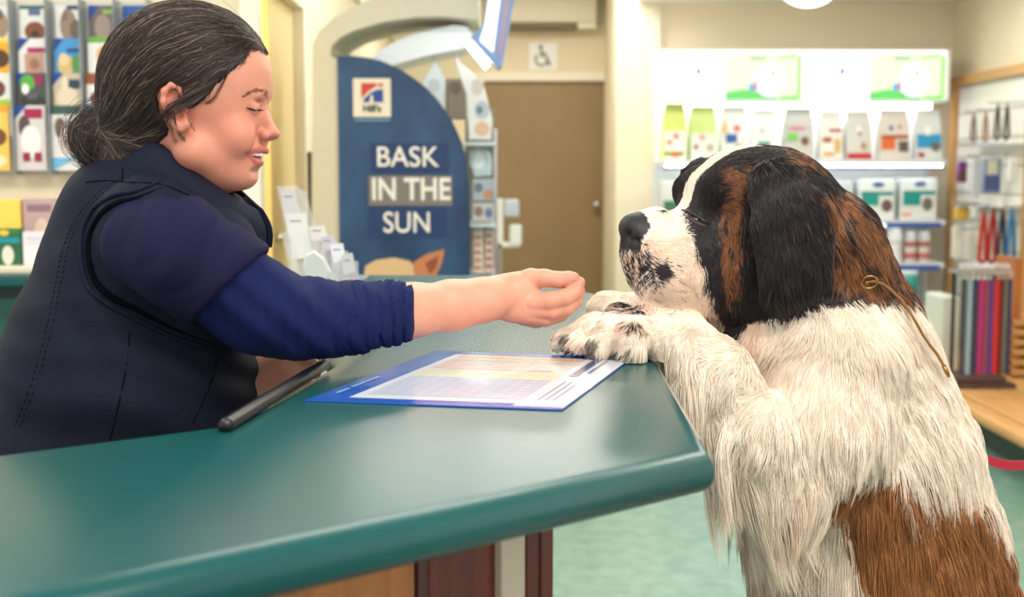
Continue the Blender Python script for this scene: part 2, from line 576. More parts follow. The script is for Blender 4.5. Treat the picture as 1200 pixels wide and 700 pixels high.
food_bag(881, 914, 128, zs, 8.56, (238, 240, 240), [E_(.25, .1, .5, .3, (200, 205, 210)), R_(.2, .5, .7, .63, (50, 150, 130)), R_(.1, .75, .9, .8, (210, 210, 210))], 'white food bag with one small teal bar, above the dog head')
food_bag(919, 956, 126, zs, 8.56, (196, 198, 196), [R_(.2, .12, .7, .2, (216, 130, 150)), R_(.05, .3, .45, .5, (120, 196, 90)), E_(.55, .38, .85, .62, (120, 80, 66)), R_(.05, .75, .45, .86, (200, 130, 80)), R_(0, .05, 1, .09, (225, 225, 222))], 'light grey food bag with a green label patch')
food_bag(961, 990, 130, zs, 8.56, (230, 230, 226), [R_(.4, .12, .95, .2, (196, 80, 90)), R_(.1, .36, .5, .5, (170, 90, 60)), R_(.62, .4, .9, .8, (214, 176, 110)), R_(.1, .8, .6, .9, (212, 160, 70))], 'white food bag with small brown and yellow blocks')
food_bag(992, 1024, 130, zs, 8.56, (210, 210, 206), [E_(.4, .0, .6, .3, (238, 238, 236)), E_(.45, .2, .6, .32, (160, 90, 150)), E_(.55, .5, .8, .72, (190, 140, 110)), R_(.0, .82, 1, .98, (196, 30, 52))], 'grey food bag with a red band along its bottom edge')
food_bag(1031, 1069, 128, zs, 8.56, (222, 214, 206), [E_(.3, .05, .45, .2, (90, 120, 190)), E_(.62, .04, .72, .14, (210, 90, 80)), R_(.02, .32, .95, .42, (176, 84, 50)), R_(.02, .42, .5, .72, (222, 110, 50)), R_(.62, .5, .95, .78, (90, 84, 80))], 'wide food bag with an orange panel on the top shelf')
food_bag(1074, 1106, 128, zs, 8.56, (226, 230, 230), [R_(.0, .3, 1, .68, (40, 156, 214)), E_(.3, .05, .6, .34, (245, 250, 252)), E_(.55, .5, .95, .78, (110, 106, 100)), E_(.0, .8, .3, .95, (170, 60, 60))], 'food bag with a bright blue band at the right end of the top shelf')


def box_pack(p0, p1, ptop, zb, Y, body, shapes, label, name, cat, group, dep=.2, bevel=.006):
    a, b = P(p0, 230, Y)[0], P(p1, 230, Y)[0]
    zt = P(900, ptop, Y)[2]
    mb = MB(); mb.span((a, Y, zb), (b, Y + dep, zt), mat(body, .45), bevel)
    cover(mb, a + .004, b - .004, zb + .004, zt - .004, Y, shapes)
    return prop(mb.build(name, None, ((a + b) / 2, Y + dep / 2, zb)), label, cat, group)


G = 'boxes on the second shelf'
BX = (222, 226, 222)
box_pack(776, 800, 213, shelfz[1], 8.56, BX, [R_(.05, .5, .95, .8, (60, 120, 90))], 'white carton on the second shelf left of the dog head', 'treat_carton', 'carton', G)
box_pack(958, 999, 212, shelfz[1], 8.56, (200, 206, 204), [E_(.3, .1, .7, .25, (80, 110, 160)), R_(0, .3, 1, .55, (50, 60, 70)), E_(.5, .5, .8, .75, (130, 110, 100))], 'carton with a dark band, partly behind the dog ear', 'treat_carton', 'carton', G)
box_pack(1007, 1049, 210, shelfz[1], 8.56, BX, [E_(.35, .06, .7, .2, (70, 96, 150)), R_(.04, .3, .97, .4, (30, 140, 130)), R_(.04, .4, .55, .66, (24, 150, 140)), E_(.62, .5, .95, .82, (110, 86, 76)), R_(.0, .85, .3, .93, (140, 110, 150))], 'white carton with a teal band, left of two alike on the second shelf', 'treat_carton', 'carton', G)
box_pack(1056, 1098, 209, shelfz[1], 8.56, BX, [E_(.35, .06, .7, .2, (70, 96, 150)), R_(.04, .3, .97, .4, (30, 140, 130)), R_(.04, .4, .55, .66, (24, 150, 140)), E_(.6, .46, .9, .8, (120, 106, 96)), R_(.0, .85, .3, .93, (226, 150, 120))], 'white carton with a teal band, right of two alike on the second shelf', 'treat_carton', 'carton', G)


def jar(pc, pw, ptop, zb, Y, body, bands, label, cap, dep=.1):
    c = P(pc, 290, Y); r = pw / 2 * Y / FPX; zt = P(900, ptop, Y)[2]
    t = thing('treat_jar', label, 'jar', (c[0], Y + r, zb), 'jars on the third shelf')
    mb = MB(); h = zt - zb
    mb.lathe((c[0], Y + r, zb), [(r * .9, 0), (r, .01), (r, h * .8), (r * .85, h * .86)], mat(body, .35), 20); mb.build('jar_body', t)
    for (v0, v1, cc) in bands:
        mb = MB()
        mb.lathe((c[0], Y + r, zb), [(r * 1.01, h * v0), (r * 1.015, h * v0 + .001), (r * 1.015, h * v1)], mat(cc, .4), 20)
        mb.build('jar_label', t)
    mb = MB(); mb.lathe((c[0], Y + r, zb), [(r * .8, h * .84), (r * .82, h * .99), (r * .7, h)], mat(cap, .4), 20); mb.build('lid', t)
    return t


RB = (176, 96, 84)
for pc, pw, tp, body, bands, cap, lb in ((1014, 15, 272, (226, 218, 210), [(.1, .22, RB), (.55, .68, RB)], (245, 245, 245), 'small jar with brown bands, nearest the dog neck on the third shelf'),
                                         (1031, 15, 272, (226, 218, 210), [(.1, .22, (190, 110, 90)), (.55, .66, RB)], (245, 245, 245), 'small brown banded jar just left of the plain white tub'),
                                         (1050, 19, 266, (246, 246, 244), [(.3, .34, (220, 214, 210)), (.5, .6, (226, 216, 212))], (250, 250, 250), 'plain white tub standing between the banded jars'),
                                         (1069, 14, 272, (224, 216, 208), [(.1, .3, (180, 90, 80)), (.5, .68, RB)], (244, 244, 244), 'brown banded jar just right of the plain white tub'),
                                         (1085, 15, 272, (224, 216, 208), [(.1, .3, (184, 96, 80)), (.5, .68, RB)], (240, 240, 240), 'small banded jar at the right end of the third shelf')):
    jar(pc, pw, tp, shelfz[2], 8.58, body, bands, lb, cap)
G = 'tubs on the lowest shelf'
zz = shelfz[3]
c = P(1061, 340, 8.56)
for (za, zb_, r, cc, top, lb) in ((zz, zz + .05, .125, (24, 110, 112), (20, 90, 94), 'dark teal flat tub at the bottom of the small stack'), (zz + .051, zz + .095, .12, (120, 120, 130), (80, 84, 96), 'grey flat tub in the middle of the small stack'), (zz + .096, zz + .26, .125, (60, 178, 164), (236, 246, 244), 'teal tub with a white lid on top of the small stack')):
    t = thing('food_tub', lb, 'tub', (c[0], 8.7, za), G)
    mb = MB(); mb.lathe((c[0], 8.7, za), [(r * .95, 0), (r, (zb_ - za) * .75)], mat(cc, .4), 24); mb.build('tub_body', t)
    mb = MB(); mb.lathe((c[0], 8.7, za), [(r * 1.02, (zb_ - za) * .72), (r * 1.02, zb_ - za - .004), (r * .96, zb_ - za)], mat(top, .4), 24); mb.build('lid', t)

# ================================================================== RIGHT WALL: SLAT BOARD WITH HOOKS
XR = 3.06


def Wp(px, py, X):
    return P(px, py, X * FPX / (px - 600) * 1.0)


bz1, bz0 = 1.84, .3
bY1, bY0 = 8.80, 7.55
BD = thing('hook_board', 'white slatted wall board in a pine frame on the right wall', 'wall board', (XR - .02, (bY0 + bY1) / 2, bz0))
m = MB(); m.span((XR - .025, bY0, bz0), (XR - .001, bY1, bz1), mat((236, 234, 228), .5))
m.build('panel', BD)
m = MB()
for k in range(9):
    z = bz0 + .12 + k * .175
    m.span((XR - .029, bY0, z), (XR - .025, bY1, z + .012), mat((170, 168, 160), .5))
m.build('slat_groove', BD)
for (y0, y1, z0, z1) in ((bY1 - .02, bY1 + .05, bz0, bz1), (bY0 - .05, bY0, bz0, bz1)):
    m = MB(); m.span((XR - .06, y0, z0), (XR - .001, y1, z1), PINE); m.build('frame_post', BD)
m = MB(); m.span((XR - .06, bY0 - .05, bz1 - .0), (XR - .001, bY1 + .05, bz1 + .06), PINE); m.build('frame_rail', BD)


def hung(name, px, py0, py1, wpx, rgb, label, cat, group, X=2.93, extra=None, thick=.05, hook=True, shape='pack'):
    """a pack hanging from a wall hook; py0..py1 and wpx as it appears"""
    c = Wp(px, (py0 + py1) / 2, X)
    Y = c[1]
    z1, z0 = P(px, py0, Y)[2], P(px, py1, Y)[2]
    w = wpx * Y / FPX
    t = thing(name, label, cat, (c[0], Y, z1), group)
    mb = MB()
    if shape == 'pack':
        mb.span((c[0] - w / 2, Y - thick / 2, z0), (c[0] + w / 2, Y + thick / 2, z1 - .02), mat(rgb, .4), .008)
        mb.span((c[0] - w / 2.2, Y - .002, z1 - .02), (c[0] + w / 2.2, Y + .002, z1), mat((225, 225, 225), .5))
    else:
        mb.tube([(c[0], Y, z1), (c[0] + w * .2, Y, z1 - (z1 - z0) * .3), (c[0] + w * .35, Y, z0 + .02), (c[0], Y, z0), (c[0] - w * .35, Y, z0 + .02), (c[0] - w * .2, Y, z1 - (z1 - z0) * .3), (c[0], Y, z1)], [w * .14, w * .2, w * .24, w * .24, w * .24, w * .2, w * .14], mat(rgb, .5), 8)
    mb.build('body', t)
    if extra:
        mb = MB()
        for (u0, v0, u1, v1, cc) in extra:
            xa, xb = c[0] - w / 2 + u0 * w, c[0] - w / 2 + u1 * w
            mb.span((xa, Y - thick / 2 - .004, z1 - v1 * (z1 - z0)), (xb, Y - thick / 2 - .001, z1 - v0 * (z1 - z0)), mat(cc, .4))
        mb.build('printed_label', t)
    if hook:
        mb = MB(); mb.tube([(XR - .03, Y, z1 + .012), (c[0] - .05, Y, z1 + .006), (c[0] - .06, Y, z1 + .02)], .004, CHROME, 6); prop(mb.build('wall_hook', None, (XR - .03, Y, z1)), 'chrome hook holding the ' + ' '.join(label.split(',')[0].split()[:10]), 'hook', 'hooks on the slat board')
    return t


GB = 'brushes in the top row of the slat board'
hung('grooming_brush', 1141, 132, 166, 7, (120, 96, 84), 'pale brown brush, leftmost in the top row of the board', 'brush', GB, shape='loop')
hung('grooming_brush', 1155, 130, 166, 7, (150, 110, 70), 'tan brush, second in the top row of the board', 'brush', GB, shape='loop')
hung('grooming_brush', 1169, 122, 164, 8, (60, 50, 62), 'dark purple brush, third in the top row of the board', 'brush', GB, shape='loop')
hung('grooming_brush', 1180, 122, 164, 8, (70, 44, 40), 'dark brown brush, rightmost in the top row of the board', 'brush', GB, shape='loop')
GP = 'packs hanging on the slat board'
hung('hanging_pack', 1127, 186, 214, 10, (120, 40, 130), 'purple pack, leftmost in the second row of the board', 'pack', GP, extra=[(.1, .5, .9, .9, (90, 60, 40))])
hung('hanging_pack', 1143, 184, 232, 9, (200, 200, 206), 'narrow silvery pack beside the blue and grey pack', 'pack', GP)
hung('hanging_pack', 1161, 182, 226, 22, (140, 150, 176), 'large blue and grey pack in the second row of the board', 'pack', GP, extra=[(.1, .55, .9, .95, (70, 84, 140)), (.25, .12, .75, .5, (210, 210, 190))])
hung('hanging_pack', 1186, 184, 214, 9, (222, 222, 222), 'plain white pack right of the blue and grey pack', 'pack', GP)
hung('hanging_pack', 1127, 240, 258, 17, (226, 182, 80), 'small yellow pack above the white packs', 'pack', GP)
hung('hanging_pack', 1122, 262, 303, 12, (232, 228, 220), 'white pack below the yellow pack', 'pack', GP)
hung('hanging_pack', 1137, 270, 304, 11, (218, 214, 206), 'cream pack right of the white pack below the yellow one', 'pack', GP)
GC = 'coiled leads on the slat board'
hung('coiled_lead', 1152, 248, 308, 12, (200, 60, 44), 'red orange coiled lead, leftmost of the coiled leads', 'lead', GC, shape='loop')
hung('coiled_lead', 1163, 244, 308, 12, (176, 34, 40), 'dark red coiled lead, beside the red orange one', 'lead', GC, shape='loop')
hung('coiled_lead', 1174, 246, 306, 11, (40, 44, 74), 'navy coiled lead between the red and the blue leads', 'lead', GC, shape='loop')
hung('coiled_lead', 1185, 244, 306, 12, (46, 120, 176), 'bright blue coiled lead, rightmost of the coiled leads', 'lead', GC, shape='loop')
# a long wire rail with clips
for (py, lb) in ((170, 'upper wire shelf rail across the slat board'), (238, 'lower wire shelf rail across the slat board')):
    a, b = Wp(1122, py, 2.9), Wp(1196, py - 2, 2.9)
    m = MB(); m.tube([a, (b[0], b[1], a[2])], .006, CHROME, 6); m.tube([(a[0] + .06, a[1], a[2] - .03), (b[0] + .06, b[1], a[2] - .03)], .005, CHROME, 6)
    b[1] = max(b[1], bY0 + .02); a[1] = min(a[1], bY1 - .03); m = MB(); m.tube([a, (a[0], b[1], a[2])], .006, CHROME, 6)
    m.span((2.9, b[1], a[2] - .014), (XR - .031, a[1], a[2] - .004), mat((230, 232, 234), .4)); prop(m.build('wire_shelf', None, (2.95, (a[1] + b[1]) / 2, a[2])), lb, 'shelf')

# ------------------------------------------------------------------ wooden platform
PX0 = 2.066
t = thing('wooden_platform', 'low pale pine platform with a rounded front edge along the right wall', 'platform', (2.5, 6.0, 0))
m = MB()
n = 9
for k in range(n):
    w = (3.05 - PX0) / n
    m.span((PX0 + k * w, 4.2, .145), (PX0 + (k + 1) * w - .006, 7.5, .2), PINE, .008 if k else .02)
m.build('slatted_top', t)
m = MB(); m.span((PX0 + .12, 4.3, 0), (3.0, 7.4, .145), mat((60, 80, 76), .6)); m.build('recessed_base', t)
# slatted crate at the right edge
c = PZ(1186, 443, .2)
t = thing('slatted_crate', 'upright pine slatted crate on the platform at the right edge of the picture', 'crate', (c[0] + .2, c[1] + .15, .2))
m = MB()
for k in range(6):
    m.span((c[0], c[1], .21 + k * .052), (c[0] + .4, c[1] + .3, .245 + k * .052), PINE, .006)
m.build('slats', t)
m = MB(); m.span((c[0] + .0, c[1] + .02, .2), (c[0] + .04, c[1] + .28, .82), OAK); m.build('end_board', t); m = MB(); m.span((c[0] + .36, c[1] + .02, .2), (c[0] + .40, c[1] + .28, .82), OAK); m.build('end_board', t)

# ------------------------------------------------------------------ stand of leads
b0 = PZ(1128, 456, .2)
Yr = b0[1]
t = thing('lead_stand', 'dark stand hung with colourful leads on the pine platform', 'display stand', (P(1157, 440, Yr)[0], Yr + .12, .2))
xa, xb = P(1116, 440, Yr)[0], P(1192, 440, Yr)[0]
m = MB(); m.span((xa, Yr, .2), (xb, Yr + .26, .225), mat((70, 52, 50), .5), .005); m.span((xa + .04, Yr + .03, .225), (xb - .04, Yr + .23, .255), mat((84, 60, 56), .5), .005); m.build('stand_base', t)
ztop = P(1157, 322, Yr)[2]
m = MB()
m.span((xa + .05, Yr + .18, .25), (xa + .065, Yr + .195, ztop), DARK); m.span((xb - .065, Yr + .18, .25), (xb - .05, Yr + .195, ztop), DARK); m.build('upright', t)
m = MB(); m.span((xa + .03, Yr + .02, ztop), (xb - .03, Yr + .2, ztop + .012), CHROME); m.build('hook_rail', t)
for k in range(14):
    q = P(1128 + k * 4.3, 318, Yr)[0]
    m = MB(); m.tube([(q, Yr + .03, ztop - .005), (q, Yr + .01, ztop + .03), (q, Yr + .03, ztop + .05)], .005, CHROME, 6); m.build('clip', t)
leads = [(1130, 5, (58, 60, 70), 'charcoal'), (1137, 5, (150, 178, 196), 'pale blue'), (1143.5, 5, (52, 58, 84), 'slate navy'), (1150, 6, (176, 40, 120), 'magenta'),
         (1156.5, 5, (150, 70, 90), 'dusty rose'), (1162, 5, (84, 60, 140), 'violet'), (1168, 6, (204, 40, 36), 'scarlet'), (1174, 4, (120, 30, 36), 'maroon'), (1179, 4, (104, 116, 98), 'sage grey'), (1184, 4, (60, 54, 100), 'deep indigo')]
for pc, w, cc, nm in leads:
    q = P(pc, 380, Yr + .04); hw = w / 2 * Yr / FPX
    r = thing('dog_lead', nm + ' nylon lead hanging straight down on the dark lead stand', 'lead', (q[0], Yr + .06, ztop), 'leads on the lead stand')
    m = MB(); m.span((q[0] - hw, Yr + .05, .262), (q[0] + hw, Yr + .075, ztop - .03), mat(cc, .6), .004); m.build('strap', r)
    m = MB(); m.tube([(q[0], Yr + .06, ztop - .035), (q[0], Yr + .06, ztop - .001)], .006, CHROME, 6); m.build('snap_hook', r)
# pale box between shelving and the stand
c = PZ(1108, 446, .2)
m = MB(); a_, b_, c_, d_ = pr(1104, 348, 1124, 440, 6.75); m.span((a_, 6.75, .2012), (b_, 7.05, d_), mat((214, 222, 214), .5), .01)
prop(m.build('pale_carton', None, (P(1114, 440, 6.8)[0], 6.85, .2)), 'tall pale green white carton left of the lead stand', 'carton')

# ================================================================== PROMOTIONAL DISPLAY WITH THE BLUE BOARD
YG = 5.0
g = lambda px, py: (P(px, py, YG)[0], P(px, py, YG)[2])
base = P(470, 330, YG)
GD = thing('promotional_display', 'large beige arched shop display with a dark blue board reading BASK IN THE SUN', 'display stand', (base[0], YG + .2, 0))
BEIGE = mat((206, 198, 178), .55)
outer = [(366, 700), (366, 52), (373, 37), (392, 20), (431, 0), (470, -8), (560, -14)]
inner = [(560, 22), (520, 19), (486, 20), (447, 26), (414, 36), (398, 44), (388, 54), (387, 66), (397, 70), (397, 700)]
pts = [g(*q) for q in outer + inner]
pts = [(x, max(z, 0.0)) for x, z in pts]
m = MB(); m.slab(pts, YG, YG + .5, BEIGE); m.build('arched_frame', GD)
arc = [(396, 66), (414, 66), (431, 68), (445, 71), (457, 76), (470, 82), (481, 89), (492, 97), (503, 106), (512, 116), (520, 127), (528, 138), (535, 152), (541, 166), (545, 180), (548, 198), (550, 218), (551, 260), (551, 330)]
pts = [g(*q) for q in arc]
pts = pts + [(pts[-1][0], 0.0), (pts[0][0], 0.0)]
NAVY = mat((16, 46, 80), .4, vary=(42, 80, 118), scale=3.2, stretch=(1.6, 1, .8))
m = MB(); m.slab(pts, YG - .02, YG + .0, NAVY); brd = m.build('blue_board', GD)


def gb(x0, y0, x1, y1, dy, m, mb):
    a, b, c, d = pr(x0, y0, x1, y1, YG - .02)
    mb.span((a, YG - .02 - dy, c), (b, YG - .02, d), m)
    return a, b, c, d


m = MB(); gb(434, 168, 526, 203, .003, mat((16, 48, 92), .5), m); gb(432, 206, 530, 241, .003, mat((122, 112, 106), .5), m); gb(432, 244, 523, 278, .003, mat((16, 50, 96), .5), m)
m.build('text_bars', brd)
m = MB()
TX = mat((232, 224, 212), .5)
px = YG / FPX
for s, xc, yc, cap, bold, wd in (('BASK', 477, 185, 23, .0008, .95), ('IN THE', 481.5, 223, 25, .0026, .83), ('SUN', 477, 262, 24, .0008, .85)):
    m = MB()
    q = P(xc, yc, YG - .025)
    m.text(s, (q[0], YG - .025, q[2]), cap * px / .70, TX, ux=(wd, 0, 0), bold=bold, depth=.002)
    m.build('lettering', brd)
m = MB(); a, b, c, d = gb(414, 92, 458, 137, .004, mat((228, 214, 190), .5), m)
m.build('logo_plate', brd)
lg = MB(); w, h = b - a, d - c
y = YG - .0262
q = lambda pts_, cc, dy=0: lg.add([(a + u * w, y - dy, d - v * h) for u, v in pts_], [list(range(len(pts_)))], mat(cc, .5))
q([(.22, .12), (.62, .12), (.62, .2), (.42, .32), (.24, .5), (.22, .5)], (196, 60, 48))
q([(.66, .12), (.8, .12), (.8, .22), (.66, .22)], (214, 120, 96))
q([(.26, .62), (.3, .52), (.46, .38), (.62, .3), (.8, .28), (.8, .62)], (28, 66, 140))
q([(.44, .62), (.46, .45), (.52, .42), (.54, .62)], (228, 214, 190), .0004)
lg.text("Hill's", (a + w * .5, y - .0004, d - h * .79), .036, mat((44, 56, 48), .5), bold=.0012, depth=.001)
lg.build('logo', brd)
m = MB(); gb(416, 139.5, 457, 141.5, .002, mat((120, 150, 176), .5), m); m.build('web_line', brd)
# the picture at the foot of the board: a ginger cat's back and ear, sunbeams
cb = MB(); y = YG - .0225
q = lambda pts_, cc, dy=0: cb.add([(P(u, v, y)[0], y - dy, P(u, v, y)[2]) for u, v in pts_], [list(range(len(pts_)))], mat(cc, .6))
q([(428, 312), (440, 305), (462, 302), (480, 306), (490, 318), (500, 330), (426, 330)], (214, 176, 128))
q([(484, 308), (500, 298), (521, 292), (518, 308), (508, 330), (486, 330)], (190, 120, 74), .0006)
q([(498, 309), (514, 299), (512, 312), (504, 322)], (140, 70, 40), .0012)
cb.build('cat_picture', brd)
# dark strip put in for the shaded gap by the frame, top canopy, tube
m = MB(); pbox(m, 361, 178, 366, 340, YG + .1, .05, mat((60, 60, 46), .6)); m.build('dark_gap_strip', GD)
cn = [(430, 67), (440, 58), (458, 47), (480, 38), (505, 31), (530, 26), (546, 28), (552, 36), (550, 46), (540, 54), (500, 62), (470, 70), (452, 76)]
ICE = mat((232, 238, 242), .3)
m = MB(); m.slab([g(*q_) for q_ in cn], YG + .10, YG + .42, ICE); m.build('canopy', GD)
m = MB(); m.tube([P(542, 44, YG - .03), P(571, 79, YG - .03)], .011, mat((255, 255, 255), .3, emit=8), 12); m.build('light_tube', GD)
# shelves behind the board
for py in (167.5, 262, 322.5):
    z = P(560, py, YG + .1)[2]
    m = MB(); m.span((P(540, py, YG + .1)[0], YG + .03, z - .01), (P(581, py, YG + .1)[0], YG + .45, z), mat((206, 220, 226), .3)); m.build('shelf', GD)
m = MB(); q0 = P(579, 160, YG + .1); m.span((q0[0], YG + .08, 0), (q0[0] + .012, YG + .1, P(579, 150, YG)[2]), CHROME); m.build('chrome_post', GD)
m = MB(); m.span((P(540, 200, YG)[0], YG + .47, 0), (P(578, 200, YG)[0], YG + .5, P(560, 120, YG)[2]), mat((150, 140, 124), .6)); m.build('rear_panel', GD)
# tilted screen
sc = [(576, -30), (602, -30), (606, -20), (588, 78), (583, 80), (551, 44), (566, 30)]
t = thing('hanging_screen', 'tilted slim screen with a bright white face beside the arched display', 'screen', (P(580, 20, 4.8)[0], 4.8, P(580, 20, 4.8)[2]))
gs = lambda px, py: (P(px, py, 4.8)[0], P(px, py, 4.8)[2])
m = MB(); m.slab([gs(*q_) for q_ in sc], 4.8, 4.9, mat((120, 146, 196), .3)); m.build('casing', t)
m = MB(); f_ = [(577, -30), (590, -30), (578, 62), (562, 48), (568, 30)]
m.add([(gs(*q_)[0], 4.797, gs(*q_)[1]) for q_ in f_], [list(range(5))], mat((235, 240, 255), .3, emit=1.4))
m.add([(gs(*q_)[0], 4.797, gs(*q_)[1]) for q_ in [(594, -30), (602, -30), (588, 66), (583, 62)]], [[0, 1, 2, 3]], mat((196, 170, 190), .3, emit=.5)); m.build('lit_face', t)
m = MB(); m.tube([P(585, -30, 4.85), (P(585, -30, 4.85)[0], 4.85, 2.75)], .015, GREY, 8); m.build('ceiling_pole', t)


def soft_bag(pts_, Y, dep, rgb, label, cat='bag', name='hanging_bag', spots=(), hook=True, alpha=None, group='goods on the arched display'):
    top = min(pts_, key=lambda q_: q_[1])
    o_ = P(top[0], top[1], Y)
    t = thing(name, label, cat, (o_[0], Y + dep / 2, o_[2]), group)
    m = MB(); m.slab([(P(u, v, Y)[0], P(u, v, Y)[2]) for u, v in pts_], Y, Y + dep, mat(rgb, .3), .008); m.build('pouch', t)
    if spots:
        m = MB()
        for i, (u0, v0, u1, v1, cc) in enumerate(spots):
            a_, b_, c_, d_ = pr(u0, v0, u1, v1, Y)
            e_ = ellipse((a_ + b_) / 2, (c_ + d_) / 2, (b_ - a_) / 2, (d_ - c_) / 2, 12)
            m.add([(x, Y - .001 - i * .0004, z) for x, z in e_], [list(range(12))], mat(cc, .5))
        m.build('printed_label', t)
    if hook:
        m = MB(); m.tube([(o_[0], Y + dep / 2, o_[2] - .01), (o_[0] - .004, Y + dep / 2, o_[2] + .004), (o_[0], Y + dep / 2, o_[2] + .010)], .004, CHROME, 6); m.build('hanger', t)
    return t


soft_bag([(509, 70), (514, 78), (522, 94), (521, 130), (500, 130), (494, 96), (504, 80)], 5.16, .06, (222, 230, 232), 'clear white bag with a knotted top, left of the hanging bags', spots=[(502, 92, 516, 108, (196, 206, 212))])
soft_bag([(533, 65), (539, 74), (553, 84), (568, 104), (577, 140), (575, 164), (549, 164), (546, 110), (534, 78)], 5.1, .08, (226, 226, 222), 'tall white packet hanging from a hook beside the blue board', spots=[(552, 92, 566, 112, (206, 196, 186)), (556, 118, 574, 140, (180, 190, 200)), (556, 142, 574, 160, (212, 176, 150)), (558, 124, 566, 134, (110, 130, 130))])
soft_bag([(522, 92), (546, 92), (547, 140), (522, 140)], 5.24, .05, (150, 138, 120), 'flat brown grey packet behind the two white hanging bags', name='flat_packet', cat='packet', hook=False, spots=[(526, 96, 540, 110, (130, 116, 100))])
soft_bag([(549, 176), (560, 173), (572, 176), (576, 186), (575, 206), (556, 208), (549, 190)], 5.12, .09, (200, 220, 226), 'pale blue packet below the tall white packet', name='packet', cat='packet', hook=False, spots=[(554, 178, 568, 198, (240, 246, 248))])
soft_bag([(553, 210), (578, 210), (580, 236), (553, 236)], 5.1, .09, (186, 196, 206), 'grey blue packet above the lower display shelf', name='packet', cat='packet', hook=False, spots=[(556, 214, 566, 226, (120, 130, 146)), (566, 222, 578, 234, (206, 150, 120))])
soft_bag([(553, 238), (579, 238), (579, 260), (553, 260)], 5.1, .09, (210, 206, 204), 'squat pale packet standing on the lower display shelf', name='packet', cat='packet', hook=False, spots=[(556, 242, 566, 254, (150, 120, 110)), (568, 244, 577, 256, (110, 130, 170))])
soft_bag([(554, 268), (566, 266), (567, 321), (554, 321)], 5.1, .08, (232, 216, 204), 'tall white and orange striped pack beside the blue board, left one', name='striped_pack', cat='pack', hook=False, spots=[(555, 276 + k * 9, 565, 280 + k * 9, (214, 140, 104)) for k in range(5)])
soft_bag([(568, 268), (578, 268), (578, 321), (568, 321)], 5.1, .08, (224, 206, 196), 'tall white and orange striped pack against the chrome post, right one', name='striped_pack', cat='pack', hook=False, spots=[(569, 274 + k * 9, 577, 278 + k * 9, (190, 110, 90)) for k in range(5)])

